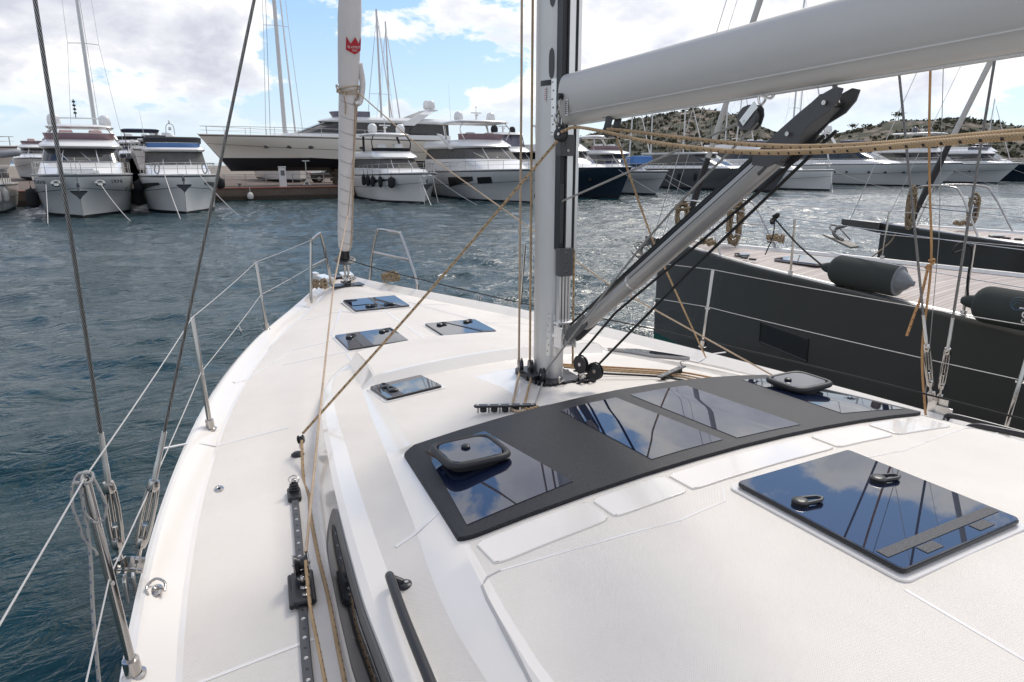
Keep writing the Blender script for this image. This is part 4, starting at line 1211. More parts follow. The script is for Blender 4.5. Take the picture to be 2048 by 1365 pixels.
def sea():
    rg = np.random.RandomState(11); NA, NR = 860, 760
    a0_, a1_ = radians(-52), radians(98)
    az = np.linspace(a0_, a1_, NA); r = np.geomspace(1.2, 78, NR)
    A, Rr = np.meshgrid(az, r); X = Rr*np.sin(A); Y = Rr*np.cos(A)
    Z = np.zeros_like(X); DX = np.zeros_like(X); DY = np.zeros_like(X); n = 64
    patch = .75+.35*np.sin(X*.13+1.1*np.sin(Y*.09))*np.sin(Y*.17+.8*np.sin(X*.11+2))
    for i in range(n):
        lam = np.exp(rg.uniform(np.log(.34), np.log(3.0))); th = radians(205)+rg.normal(0, .62); k = 2*pi/lam
        amp = .042*lam/(2*pi); ph = rg.uniform(0, 6.283); q = k*(X*np.sin(th)+Y*np.cos(th))+ph
        am = amp*np.clip((lam/(Rr*.012)-.35), 0, 1)   # a wave finer than the far mesh is left to the bump
        Z += am*np.cos(q); DX -= am*np.sin(q)*np.sin(th); DY -= am*np.sin(q)*np.cos(th)
    f = np.clip((78-Rr)/14, 0, 1)*patch*(.5+.5*np.clip((Rr-5)/16, 0, 1)); edge = np.clip(np.minimum(A-a0_, a1_-A)/.06, 0, 1); f = f*edge
    # calmer in the lee of our own hull
    V3 = np.stack([X+DX*f*.9, Y+DY*f*.9, Z*f], -1).reshape(-1, 3)
    idx = np.arange(NA*NR).reshape(NR, NA)
    F = np.stack([idx[:-1, :-1], idx[1:, :-1], idx[1:, 1:], idx[:-1, 1:]], -1).reshape(-1, 4)
    # flat remainder: rest of the near disc, then rings out to the horizon
    ex = []; fx = []; o = len(V3); Rn = [1.2, 78, 160, 400, 1200, 4000, 12000]; m_ = 72
    inner = list(range(NA))
    az2 = np.linspace(a1_, a0_+2*pi, 40)
    for rr in (1.2, 78):
        for a_ in az2: ex.append((rr*sin(a_), rr*cos(a_), 0))
    for j in range(39): fx.append((o+j, o+40+j, o+41+j, o+j+1))
    c0 = o+len(ex); ex.append((0, 0, 0))
    rim = list(idx[0])[::20]+[int(idx[0][-1])]+[o+j for j in range(1, 39)]
    for j in range(len(rim)): fx.append((c0, int(rim[j]), int(rim[(j+1) % len(rim)])))
    full = [a0_+2*pi*j/m_ for j in range(m_)]
    c1 = o+len(ex)
    for rr in Rn[1:]:
        for a_ in full: ex.append((rr*sin(a_), rr*cos(a_), -.0008 if rr == 78 else 0))
    for i in range(len(Rn)-2):
        for j in range(m_):
            j2 = (j+1) % m_; fx.append((c1+i*m_+j, c1+(i+1)*m_+j, c1+(i+1)*m_+j2, c1+i*m_+j2))
    me = bpy.data.meshes.new('water')
    nv = o+len(ex); me.vertices.add(nv); me.vertices.foreach_set('co', np.concatenate([V3, np.array(ex)]).ravel())
    loops = np.concatenate([F.ravel()]+[np.array(q_) for q_ in fx]); sizes = np.concatenate([np.full(len(F), 4), np.array([len(q_) for q_ in fx])])
    starts = np.concatenate([[0], np.cumsum(sizes)[:-1]])
    me.loops.add(len(loops)); me.loops.foreach_set('vertex_index', loops.astype(np.int32))
    me.polygons.add(len(sizes)); me.polygons.foreach_set('loop_start', starts.astype(np.int32))
    me.polygons.foreach_set('use_smooth', np.ones(len(sizes), dtype=bool))
    me.update(calc_edges=True); me.validate()
    me.materials.append(watm)
    o_ = bpy.data.objects.new('water', me); COL.objects.link(o_); o_['kind'] = 'structure'
sea()


def ex_concrete(t, tc, b):
    s = t.n('ShaderNodeSeparateXYZ', {0: tc.outputs['Object']})
    nz = t.n('ShaderNodeTexNoise', {'Vector': tc.outputs['Object'], 'Scale': .8, 'Detail': 9.0, 'Roughness': .7})
    base = t.mix(t.ramp(nz.outputs[0], [(.3, 0.0), (.7, 1.0)]), (.17, .125, .098), (.09, .066, .05))
    wet = t.ramp(t.m('ADD', s.outputs[2], t.m('MULTIPLY', nz.outputs[0], .25)), [(.42, 1.0), (.55, 0.0)])
    t.t.links.new(t.mix(wet, base, (.045, .036, .026)), b.inputs['Base Color'])


quaym = mat('weathered_concrete', (.25, .2, .17), .85, bump=(7, .03), extra=ex_concrete)
rededge = mat('red_painted_edge', (.30, .085, .055), .7, var=(1.5, .7, (.2, .12, .09)))
landm = mat('gravel_yard', (.24, .20, .16), .95, var=(.3, .8, (.16, .13, .11)), bump=(3, .05))
m = M().box((-36, 84, -1.55), (128, 54, 5.0)); m.v = [(x, y, z) for x, y, z in m.v]
q = m.build('quay', quaym, bev=.03); q['kind'] = 'structure'
m = M().box((-36, 57.1, .955), (127.9, .34, .10)); q = m.build('quay_edge', rededge, bev=.02); q['kind'] = 'structure'
m = M().box((190, 92, -1.55), (324, 38, 5.0)); q = m.build('far_quay', quaym, bev=.03); q['kind'] = 'structure'
m = M().box((120, 291, -1.6), (900, 360, 4.9)); q = m.build('shore_ground', landm); q['kind'] = 'structure'


def ex_hill(t, tc, b):
    g = tc.outputs['Object']
    n1 = t.n('ShaderNodeTexNoise', {'Vector': g, 'Scale': .05, 'Detail': 10.0, 'Roughness': .72})
    n2 = t.n('ShaderNodeTexNoise', {'Vector': g, 'Scale': .22, 'Detail': 6.0, 'Roughness': .65})
    col = t.mix(t.ramp(n2.outputs[0], [(.38, 0.0), (.62, 1.0)]), (.20, .15, .112), (.105, .08, .058))
    scrub = t.ramp(t.m('ADD', t.m('MULTIPLY', n1.outputs[0], .6), t.m('MULTIPLY', n2.outputs[0], .4)), [(.445, 0.0), (.485, 1.0)])
    t.t.links.new(t.mix(scrub, col, (.035, .038, .020)), b.inputs['Base Color'])


hillm = mat('rocky_hillside', (.25, .2, .15), .95, bump=(.8, .6), extra=ex_hill)
RG = [(194.0, 374, 7), (202.0, 368.2, 10.2), (227.2, 353.2, 18.1), (236.9, 346.8, 20.8), (250.9, 336.9, 26.8), (264.2, 326.5, 29.4), (277.0, 315.7, 31.3), (289.0, 304.7, 33.2), (300.7, 293.3, 29.9), (315.5, 277.3, 19.8), (325.4, 265.5, 18.0), (334.5, 254.0, 19.3), (342.7, 242.8, 22.5), (350.4, 231.6, 24.9), (357.5, 220.4, 25.2), (364.0, 209.5, 25.8), (370.1, 198.5, 24.2), (376.5, 186.1, 21.0), (384.6, 168.7, 19.7), (400, 130, 24), (410, 90, 18)]
AZ = [(math.atan2(x, y), z) for x, y, z in RG]


def hill_h(az, r):
    zr = smt([(a, b) for a, b in AZ], az)
    p = smt([(270, 0), (330, .42), (380, .78), (425, 1.0), (520, .85), (640, .5), (760, .0)], r)
    x, y = r*sin(az), r*cos(az)
    nn = noise.fractal(V(x*.02, y*.02, 1), 1, 2, 6)
    return .6+(zr-2.5)*p*(1+.05*nn)*(r/425 if r < 425 else 1)**.3+p*(1.6*nn+1.0*noise.noise(V(x*.12, y*.12, 0)))


hills = M(); na, nr = 230, 60; a0, a1 = AZ[0][0]-.06, AZ[-1][0]
vs = []
for i in range(na+1):
    az = a0+(a1-a0)*i/na; ed = min(1, i/10)
    for j in range(nr+1):
        r = 270+490*(j/nr)**1.3
        vs.append(V(r*sin(az), r*cos(az), -2+(hill_h(az, r)+2)*ed))
hills.add(vs, [(i*(nr+1)+j, i*(nr+1)+j+1, (i+1)*(nr+1)+j+1, (i+1)*(nr+1)+j) for i in range(na) for j in range(nr)])
h = hills.build('hills', hillm, ang=180); h['kind'] = 'structure'
# low blue headland far off on the left
m = M(); vs = []
for i in range(40):
    x = -560+i*16.5; zz_ = 11*max(0, sin(pi*i/39))**.8*(1+.3*noise.noise(V(i*.3, 0, 0)))
    vs += [V(x, 2300, -1), V(x, 2340, zz_), V(x, 2500, zz_*.8), V(x, 2600, -1)]
m.add(vs, [(i*4+j, i*4+j+1, i*4+j+5, i*4+j+4) for i in range(39) for j in range(3)])
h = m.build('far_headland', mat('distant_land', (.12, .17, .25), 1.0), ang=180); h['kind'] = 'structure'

# scrub on the hillside: one mass nobody could count
leafm = mat('hill_scrub_leaves', (.05, .050, .03), .9, var=(.15, .8, (.085, .08, .045)))
m = M(); rnd = random.Random(3)
for k in range(5200):
    az = rnd.uniform(a0+.02, a1); r = rnd.uniform(285, 470)
    x, y = r*sin(az), r*cos(az)
    if noise.noise(V(x*.035, y*.035, 5))+rnd.uniform(-.25, .25) < -.16: continue
    z = hill_h(az, r); s = rnd.uniform(.45, 1.35)*(1.4 if rnd.random() < .04 else 1); fs = []; vv = []
    for q in range(9):
        c = V(x+rnd.gauss(0, s*.55), y+rnd.gauss(0, s*.55), z+abs(rnd.gauss(0, .42*s))+.1)
        d1 = V(rnd.gauss(0, 1), rnd.gauss(0, 1), rnd.gauss(0, .6)).normalized()*s*.55; d2 = V(rnd.gauss(0, 1), rnd.gauss(0, 1), rnd.gauss(0, 1)).cross(d1).normalized()*s*.5
        o = len(vv); vv += [c+d1, c+d2, c-d1*.9, c-d2]; fs.append((o, o+1, o+2, o+3))
    m.add(vv, fs)
o = m.build('hill_scrub', leafm, ang=180); o['kind'] = 'stuff'; tag(o, 'dark green scrub bushes scattered over the rocky hillside', 'scrub')
# a few trees that stand clear on the ridges
def tree(az, r, h_, label):
    z = hill_h(az, r); x, y = r*sin(az), r*cos(az)
    t = thing('ridge_tree', label, 'tree', (x, y, z), group='trees on the ridge')
    m = M(); m.tube([V(0, 0, -.5), V(.1, 0, h_*.5), V(.25, 0, h_*.8)], [.22, .16, .06], 6); m.tube([V(.1, 0, h_*.45), V(-.6, .2, h_*.8)], [.1, .04], 5)
    m.build('trunk', mat('bark', (.08, .06, .045), .9), t)
    m = M(); rr = random.Random(int(az*1000))
    for q in range(150):
        c = V(rr.gauss(0, h_*.28), rr.gauss(0, h_*.28), h_*.75+rr.gauss(0, h_*.13)); d1 = V(rr.gauss(0, 1), rr.gauss(0, 1), rr.gauss(0, 1)).normalized()*h_*.1; d2 = d1.orthogonal()
        m.add([c+d1, c+d2, c-d1, c-d2], [(0, 1, 2, 3)])
    m.build('crown', leafm, t, 180)
for az, h_, lb in ((.985, 4.2, 'small tree on the right-hand ridge beyond the row of yachts'), (.935, 3.4, 'low bushy tree on the dip between the two hills'), (.80, 3.6, 'small tree on the shoulder of the nearer hill right of the boom')):
    tree(az, 418, h_, lb)

# ================================================================== neighbouring grey sailing yachts
def grey_yacht(name, label, stem, ztop, near):
    rz = radians(8)
    T = thing(name, label, 'sailing yacht', (stem[0], stem[1], 0), rz)
    G = [(0, .03), (.3, .15), (1, .42), (2.3, .93), (3.3, 1.20), (4.3, 1.44), (5.5, 1.70), (7, 1.95), (9, 2.1), (12, 2.15), (15, 1.95), (16, 1.85)]
    hbx = lambda s: smt(G, s); zsh = lambda s: ztop-.2*min(1, s/6.5)
    ss = [0, .08, .2, .4, .7]+[1+.35*k for k in range(43)]
    def bld(m, nm, mt, par=None, **k): return m.build(nm, mt, par or T, **k)
    m = M(); rings = []
    for s in ss:
        h_, z = hbx(s), zsh(s); sec = [(0, -.5), (h_*.5, -.3), (h_*(.86), .0), (h_*(.90), .22), (h_*.965, .75), (h_, z-.06), (h_+.012, z-.03), (h_+.006, z), (h_-.02, z+.006)]
        sec = [(max(0, x), zz_) for x, zz_ in sec]
        rings.append([V(x, -s, zz_) for x, zz_ in reversed(sec)]+[V(-x, -s, zz_) for x, zz_ in sec[1:]])
    n = len(rings[0])
    m.loft(rings, closed=False, mis=lambda i, j: 1 if (5 <= j <= n-7) else 0)
    m.add(rings[0], [tuple(range(n))], 0); m.add(rings[-1], [tuple(range(n))], 0)
    bld(m, 'hull', [hullgrey, bootg], ang=40)
    m = M(); rings = []
    for s in ss:
        h_, z = hbx(s), zsh(s); w_ = max(.01, h_-.09)
        rings.append([V(w_*q, -s, z-.035+.05*(1-q*q)) for q in (1, .8, .5, 0, -.5, -.8, -1)])
    m.loft(rings, closed=False); bld(m, 'teak_deck', teak, ang=60)
    for sd in (-1, 1):
        m = M(); m.loft([[V(sd*(hbx(s)-.02), -s, zsh(s)+.004), V(sd*(hbx(s)-.03), -s, zsh(s)+.014), V(sd*(hbx(s)-.075), -s, zsh(s)+.012), V(sd*(hbx(s)-.095), -s, zsh(s)-.03)] for s in ss[2:]], closed=False)
        bld(m, 'toe_rail', steel_r, ang=50)
    # low deckhouse
    m = M(); rings = []
    for s, w_, hh in ((5.2, .2, 0.02), (5.4, .55, .06), (6.0, .85, .14), (7.0, 1.1, .22), (9, 1.25, .32), (12, 1.3, .38)):
        z = zsh(s); rings.append([V(w_, -s, z), V(w_*.93, -s, z+hh*.8), V(w_*.6, -s, z+hh), V(0, -s, z+hh*1.08), V(-w_*.6, -s, z+hh), V(-w_*.93, -s, z+hh*.8), V(-w_, -s, z)])
    m.loft(rings, closed=False); bld(m, 'deckhouse', [gel], ang=50, bev=.01)
    hm_ = M().rbox((-.1, -2.55, zsh(2.5)+.03), (.62, .62, .03), .06); bld(hm_, 'deck_hatch', tinted)
    hm_ = M().lathe([(.10, 0), (.10, .012), (.0, .014)], (-.35, -1.75, zsh(1.7)+.01), n=20); bld(hm_, 'round_hatch', tinted)
    for x, y in ((-.62, -2.1), (-.58, -1.95)): bld(M().rbox((x, y, zsh(2)+.02), (.05, .09, .025), .01), 'deck_cleat', blackpl)
    if near:
        w_ = M()
        for q in (0,):
            a, b, z0, z1 = 2.56, 3.26, .735, .965
            P = lambda s, z, o: V(-(hbx(s)*(.965+.035*(z-.75)/(zsh(s)-.81))+o), -s, z)
            w_.loft([[P(a, z0+.02, .004), P(b, z0-.02, .004)], [P(a, z1, .004), P(b, z1-.03, .004)]], closed=False)
        bld(w_, 'hull_window', blackpl)
        w_ = M(); cs = [(a-.02, z0), (b+.02, z0-.04), (b+.02, z1-.01), (a-.02, z1+.02)]
        w_.tube([P(s, z, .003) for s, z in cs], .009, 6, closed=True); bld(w_, 'window_frame', blackpl)
    # bowsprit stub / roller with anchor
    m = M(); Ls = .25 if near else .66
    m.loft([[V(.10, .0, ztop-.16), V(.10, 0, ztop+.01), V(-.10, 0, ztop+.01), V(-.10, 0, ztop-.16)], [V(.07, Ls, ztop-.09+.03), V(.07, Ls, ztop+.03), V(-.07, Ls, ztop+.03), V(-.07, Ls, ztop-.06)]], True, True)
    bld(m, 'bowsprit', hullgrey, bev=.012)
    ya = Ls-.1
    m = M()
    sh_ = [V(-.02, ya+.02, ztop-.08), V(-.02, ya+.18, ztop-.14), V(-.02, ya+.22, ztop-.25), V(-.02, ya+.05, ztop-.33)]
    m.tube(crv(sh_, 5), .03, 8); fl = [V(-.02, ya+.42, ztop-.26), V(-.17, ya+.02, ztop-.35), V(-.12, ya-.15, ztop-.42), V(-.02, ya-.24, ztop-.40), V(.08, ya-.15, ztop-.42), V(.13, ya+.02, ztop-.35)]
    m.add(fl+[p-V(0, 0, .03) for p in fl], [(0, 1, 2, 3, 4, 5), (11, 10, 9, 8, 7, 6)]+[(i, (i+1) % 6, 6+(i+1) % 6, 6+i) for i in range(6)])
    m.tube(crv([V(-.16, ya+.0, ztop-.33), V(-.14, ya+.25, ztop-.12), V(.1, ya+.25, ztop-.12), V(.12, ya+.0, ztop-.33)], 5), .012, 6)
    bld(m, 'anchor', mat('galvanised_anchor', (.20, .19, .175), .6, .2), ang=40)
    # pulpit hoops
    for sd in (-1, 1):
        P = [V(sd*(hbx(.45)-.03), -.45, zsh(.5)), V(sd*(hbx(.55)+.02), -.55, zsh(.5)+.5), V(sd*(hbx(.6)+.02), -.66, zsh(.5)+.62), V(sd*(hbx(1.2)), -1.15, zsh(1)+.64), V(sd*(hbx(1.3)), -1.32, zsh(1)+.5), V(sd*(hbx(1.6)-.04), -1.62, zsh(1.6))]
        pl = bld(M().tube(crv(P, 6), .014, 8), 'pulpit', steel, ang=60)
        bld(M().tube([V(sd*(hbx(.5)+.0), -.5, zsh(.5)+.32), V(sd*(hbx(1.45)-.02), -1.46, zsh(1.4)+.32)], .010, 6), 'pulpit_bar', steel, pl)
    # stanchions and wires
    for sd in (-1, 1):
        tops_ = []
        for s in (2.9, 4.87, 7.0, 9.2, 11.4):
            h_ = hbx(s)-.055; z = zsh(s); tp = V(sd*(h_+.02), -s, z+.62); tops_.append((V(sd*h_, -s, z), tp))
            st_ = bld(M().tube([V(sd*h_, -s, z), tp], .013, 10), 'stanchion', steel)
            bld(M().cyl(V(sd*h_, -s, z+.02), .026, .05), 'stanchion_foot', steel_r, st_)
        for f in (1.0, .52):
            bld(M().tube([V(sd*hbx(1.45), -1.45, zsh(1)+.6*f)]+[a.lerp(b, f) for a, b in tops_], .004, 6), 'lifeline', steel_r)
    # furled headsail on its stay, dark UV strip at the tack
    d = V(0, -.33, 1).normalized(); b0 = V(0, -.42, ztop+.02)
    fr_ = bld(M().tube([b0, b0+d*.12, b0+d*.16, b0+d*.9, b0+d*1.25], [.05, .062, .045, .05, .04], 12), 'furler_sock', blackrub, ang=60)
    bld(M().tube([b0+d*1.2, b0+d*1.25, b0+d*5, b0+d*14], [.035, .038, .042, .035], 14), 'furled_sail', boomm)
    bld(M().tube([V(0, Ls-.12, ztop+.02), V(0, Ls-.12, ztop+.02)+d*14], .006, 6), 'headstay', steel_r); bld(M().tube([V(0, -.05, ztop+.02), V(0, -.05, ztop+.02)+d*14], .004, 6), 'inner_stay', steel_r)
    return T, hbx, zsh, rz
N1, hb1, zs1, rz1 = grey_yacht('grey_sailing_yacht', 'dark grey sailing yacht with teak deck moored right alongside us to starboard', (7.05, 8.32), 1.71, True)
N2, hb2, zs2, _ = grey_yacht('grey_sailing_yacht', 'second dark grey teak-decked sailing yacht, beyond the one alongside, with short bowsprit', (10.6, 7.06), 1.90, False)
def loc1(x, s, z, st=(7.05, 8.32)): return V(st[0]+x*cos(rz1)+s*sin(rz1), st[1]+x*sin(rz1)-s*cos(rz1), z)


# fenders lying on the near yacht's rail
def fender(c, d, R, L, label, txt=None):
    c, d = Vector(c), Vector(d).normalized()
    t = thing('fender', label, 'fender', c)
    pr = [(.0, -L/2-.10), (.03, -L/2-.09), (.05, -L/2-.045)]+[(R*sin(a), -L/2+R*.75*(1-cos(a))) for a in [pi/2*k/8 for k in range(2, 9)]]
    pr += [(R*1.005, 0)]+[(R, L/2-R*.55), (R*.97, L/2-R*.4)]
    b = M().lathe(pr, (0, 0, 0), d, 36); b.build('fender_body', fendk, t, 50)
    e = M().lathe([(R*.965, L/2-R*.42), (R*.93, L/2-R*.34), (R*.75, L/2-.05), (R*.45, L/2+.02), (R*.2, L/2+.06), (R*.17, L/2+.08), (0, L/2+.085)], (0, 0, 0), d, 36); e.build('fender_end', vinyl, t, 50)
    return t
f1d = V(.10, -1, -.05)
F1 = fender(loc1(-(hb1(3.85)-.10), 3.85, zs1(3.9)+.165), f1d, .155, .78, 'dark green fabric-covered fender lying whole on the rail of the grey yacht alongside')
F2 = fender(loc1(-(hb1(5.45)-.02), 5.45, zs1(5.4)+.15), V(.08, -1, -.03), .155, .95, 'dark covered fender with white lettering, cut by the right edge of the picture')
# lettering and arcs on the second fender
d = V(.08, -1, -.03).normalized()
def on_f(a_, b_, o=.003):   # a_ along the axis, b_ around it (metres)
    R = .155+o; vw = V(-1, -.35, .55); e1 = (vw-d*vw.dot(d)).normalized(); e2 = d.cross(e1)
    th = b_/R; return d*a_+e1*R*cos(th)+e2*R*sin(th)
cu = bpy.data.curves.new('t', 'FONT'); cu.body = 'solaris'; cu.size = .12; cu.align_x = 'CENTER'
to = bpy.data.objects.new('t', cu); COL.objects.link(to); bpy.context.view_layer.update()
me = bpy.data.meshes.new_from_object(to); bpy.data.objects.remove(to)
for v in me.vertices: v.co = on_f(.0-v.co.y, -v.co.x+.0)
me.materials.clear(); me.materials.append(pap)
o = bpy.data.objects.new('fender_lettering', me); COL.objects.link(o); o.parent = F2
for k in range(3):
    r = .03+.013*k
    m = M().tube([on_f(-.10+r*cos(t), .02-k*.012+r*sin(t)) for t in [radians(20+14*i) for i in range(21)]], .0013, 5); m.build('fender_arc', mat('blue_arc', (.07, .14, .2), .6), F2, 70)
# lanyards of the fenders
r0 = loc1(-(hb1(2.62)), 2.62, zs1(2.7)+.60)
m = M(); m.tube(crv([r0+V(-.03, 0, .02), r0+V(0, -.04, .05), r0+V(.04, 0, .02), r0+V(0, .04, -.02), r0+V(-.03, 0, -.05), r0+V(.03, .02, 0)], 5), .02, 8)
fe = F1.location-f1d.normalized()*.47
m.tube(crv([r0, r0.lerp(fe, .5)-V(0, 0, .03), fe], 5), .010, 7); m.tube(crv([r0, r0+V(.0, -.0, -.2), r0+V(-.03, .06, -.42)], 4), .007, 7)
tag(m.build('fender_lanyard', ropeK, None, 70), 'black rope from the lifeline down to the fully visible green fender', 'rope')
r0 = loc1(-(hb1(4.87)), 4.87, zs1(4.9)+.60)
m = M(); m.tube(crv([r0, r0+V(-.10, .05, .03), r0+V(-.16, .06, -.05), r0+V(-.08, .03, -.03), r0+V(0, 0, -.02), r0+V(.02, 0, -.3), r0+V(.05, -.02, -.5), F2.location-d*.56], 5), .010, 7)
tag(m.build('fender_lanyard', ropeK, None, 70), 'black rope looped over a stanchion top above the lettered fender', 'rope')
# coiled and heaped natural ropes
coil(loc1(-.25, .62, zs1(0)+.40), .2, .22, ropeN, 'coiled_rope', 'tan rope coil hanging left of the furled sail at the near grey bow', 'rope', 12, .013, (0, 0, -.7), hang=True)
coil(loc1(.40, 1.05, zs1(0)+.33), .24, .34, ropeN, 'coiled_rope', 'large tan rope coil hanging from the right pulpit of the near grey yacht', 'rope', 15, .013, (0, 0, -.75), hang=True)
coil(loc1(-.42, 1.25, zs1(0)+.05), .12, .09, ropeN, 'coiled_rope', 'tan rope heap on the port edge of the near grey foredeck', 'rope', 4, .013)
coil(loc1(.62, 1.6, zs1(0)+.05), .13, .10, ropeN, 'coiled_rope', 'tan rope heap on the starboard edge of the near grey foredeck', 'rope', 5, .013)
st2 = (10.6, 7.06)
coil(loc1(-.33, .55, zs2(0)+.30, st2), .13, .30, ropeN, 'coiled_rope', 'tall tan rope coil hanging by the furled sail of the farther grey yacht', 'rope', 13, .013, (0, 0, -.95), hang=True)
coil(loc1(.48, 1.1, zs2(0)+.27, st2), .15, .22, ropeN, 'coiled_rope', 'tan rope coil hung in an open loop inside the farther grey yacht\'s pulpit hoop', 'rope', 8, .012, (0, 0, -1.0), hang=True)
coil(loc1(-.15, 1.2, zs2(0)+.05, st2), .10, .07, ropeN, 'coiled_rope', 'small pale rope knot on the foredeck of the farther grey yacht', 'rope', 3, .012)
m = M().tube(crv([loc1(-.12, .3, zs2(0)-.12, st2), loc1(-.5, .3, zs2(0)-.35, st2), loc1(-1.6, .0, zs2(0)-.95, st2)], 5), .011, 7)
tag(m.build('mooring_rope', ropeN, None, 70), 'tan rope slanting down from the farther grey bow towards the near grey yacht', 'rope')

# ================================================================== motor yachts and other boats across the basin
mw = mat('yacht_white_paint', (.72, .71, .69), .22, coat=.4, var=(.5, .3, (.64, .63, .61)))
mgrey = mat('yacht_pale_grey_paint', (.50, .51, .51), .22, coat=.4, var=(.5, .3, (.45, .46, .46)))
mbeige = mat('yacht_beige_paint', (.66, .61, .53), .28, coat=.3, var=(.4, .3, (.62, .57, .49)))
mnavy = mat('yacht_navy_paint', (.010, .018, .032), .15, coat=.6)
mdark = mat('yacht_dark_grey_paint', (.085, .085, .09), .2, coat=.5)
manti = mat('black_antifouling', (.012, .013, .016), .55)
mglass = mat('yacht_dark_glass', (.018, .018, .02), .06, ior=1.5, var=(.8, .8, (.05, .048, .045)))
mpurple = mat('fly_screen_acrylic', (.30, .19, .20), .1, var=(2, .5, (.20, .14, .17)))
mgrayp = mat('grey_acrylic', (.16, .15, .19), .1)
mblue = mat('blue_boat_cover', (.06, .16, .38), .7)
mcanvas = mat('black_canvas', (.02, .02, .024), .85)
mgrille = mat('window_mesh_cover', (.10, .095, .09), .8, var=(3, .6, (.06, .055, .05)))
mfend = mat('black_fender_sock', (.018, .018, .02), .9)
mfendw = mat('white_fender', (.6, .58, .54), .5)


def outline(z, yf, yb, hw, nose, e=2.4, n=8):
    L_ = [V(-hw, yb, z)]
    for k in range(n+1):
        a = pi/2*k/n; L_.append(V(-hw*cos(a)**(2/e), yf-nose+nose*sin(a)**(2/e), z))
    return L_+[V(-p.x, p.y, p.z) for p in reversed(L_[:-1])]


def house(T, name, levels, mt, top=True, par=None, **k):
    m = M(); rings = [outline(*l) for l in levels]
    m.loft(rings, True, False)
    if top: m.add(rings[-1], [tuple(range(len(rings[-1])))])
    m.add(rings[0], [tuple(range(len(rings[0])))])
    return m.build(name, mt, par or T, ang=k.pop('ang', 38), **k)


def mhull(T, L, B, zb, zs, rake, mt, boot=.12, full=.42, knuck=None, ybow=0, bottom=-.6):
    hs = lambda t: max(.02, B/2*(1-(1-min(t/full, 1))**2.3)*(1-.07*max(0, t-.6)/.4))
    zz2 = lambda t: zs+(zb-zs)*(1-t)**1.5
    m = M(); rings = []; N = 22
    for i in range(N+1):
        t = (i/N)**1.5; h_, z = hs(t), zz2(t); cf = .22+.66*min(1, (t/.30))**.65
        zc_ = .22+.85*(1-t)**3*(zb/2.3)
        sec = [(0, bottom), (h_*cf*.62, bottom*.45), (h_*cf*.93, boot-.12), (h_*cf*.97, boot+.02), (h_*cf, zc_), (h_*(cf+(1-cf)*.50), zc_+(z-zc_)*.40), (h_*(cf+(1-cf)*.55), zc_+(z-zc_)*.42), (h_*(cf+(1-cf)*.88), zc_+(z-zc_)*.74), (h_, z-.17), (h_+.005, z-.09), (h_+.04, z-.07), (h_+.04, z-.01), (h_-.04, z)]
        P = []
        for x, zz_ in sec:
            P.append(V(x, ybow-t*L+rake*(1-t)**5*max(-.2, (zz_)/zb), zz_))
        rings.append(list(reversed(P))+[V(-p.x, p.y, p.z) for p in P[1:]])
    n = len(rings[0])
    m.loft(rings, closed=False, mis=lambda i, j: 1 if 9 <= j <= n-11 else (2 if j in (3, n-5, 6, n-8) else 0)); m.add(rings[0], [tuple(range(n))]); m.add(rings[-1], [tuple(range(n))])
    m.build('hull', [mt, manti, mdark if mt not in (mnavy, mdark) else mt], T, ang=26)
    m = M(); rings = []
    for i in range(N+1):
        t = (i/N)**1.5; h_ = max(.01, hs(t)-.05); z = zz2(t)-.03; y = ybow-t*L+rake*(1-t)**5
        rings.append([V(h_, y, z), V(0, y, z+.06), V(-h_, y, z)])
    m.loft(rings, closed=False); m.build('deck', mw, T, ang=60)
    return hs, zz2


def rails(T, hs, zz2, L, rake, hgt=.62, t1=.62, n=9, ybow=0, r=.022):
    pt = lambda t, sd, u: V(sd*max(0.0, hs(t)-.10), ybow-t*L+rake*(1-t)**5-.12, zz2(t)+u)
    ts = [.004+(t1-.004)*(k/24)**1.3 for k in range(25)]
    P = [pt(t, -1, hgt) for t in reversed(ts)]+[pt(t, 1, hgt) for t in ts]
    rl = M().tube(P, r, 6).build('bow_rail', steel, T, 60)
    Q = [pt(t, -1, hgt*.5) for t in reversed(ts)]+[pt(t, 1, hgt*.5) for t in ts]
    M().tube(Q, r*.5, 5).build('mid_wire', steel, rl, 60)
    for k in range(n):
        t = .02+(t1-.02)*(k/(n-1))**1.2
        for sd in (-1, 1): M().tube([pt(t, sd, 0), pt(t, sd, hgt)], r*.85, 6).build('rail_post', steel, rl)


def dome(T, c, r=.28, mt=None):
    M().lathe([(r*.62, 0), (r*.9, r*.15), (r, r*.5), (r, r*1.1), (r*.85, r*1.6), (r*.5, r*1.92), (0, r*2.02)], c, n=18).build('radar_dome', mt or mw, T, 50)


def radar(T, c):
    m = M().tube([c, (c[0], c[1], c[2]+.55)], [.10, .06], 8); m.box((c[0], c[1], c[2]+.62), (.9, .12, .09)); m.cyl((c[0], c[1]+.1, c[2]+.45), .16, .12); m.tube([(c[0], c[1]-.05, c[2]+.5), (c[0], c[1]-.05, c[2]+1.05)], .025, 6); m.cyl((c[0], c[1]-.05, c[2]+1.08), .06, .1)
    m.build('radar_mast', mw, T, 45)


def whip(T, a, h_=2.5): M().tube([a, (a[0]+.1, a[1]-.15, a[2]+h_)], [.018, .006], 5).build('antenna', mw, T)


def anchor_gear(T, y, z):
    m = M(); m.cyl((0, y+.02, z), .12, .14, (1, 0, 0), 10); m.tube([V(0, y+.06, z), V(0, y+.1, z-.35)], .05, 6)
    m.add([V(-.4, y+.06, z-.33), V(.4, y+.06, z-.33), V(.15, y+.02, z-.55), V(0, y-.04, z-.75), V(-.15, y+.02, z-.55), V(-.35, y+.2, z-.28), V(.35, y+.2, z-.28)], [(0, 1, 2, 3, 4), (0, 5, 6, 1)])
    m.build('anchor', mdark, T)


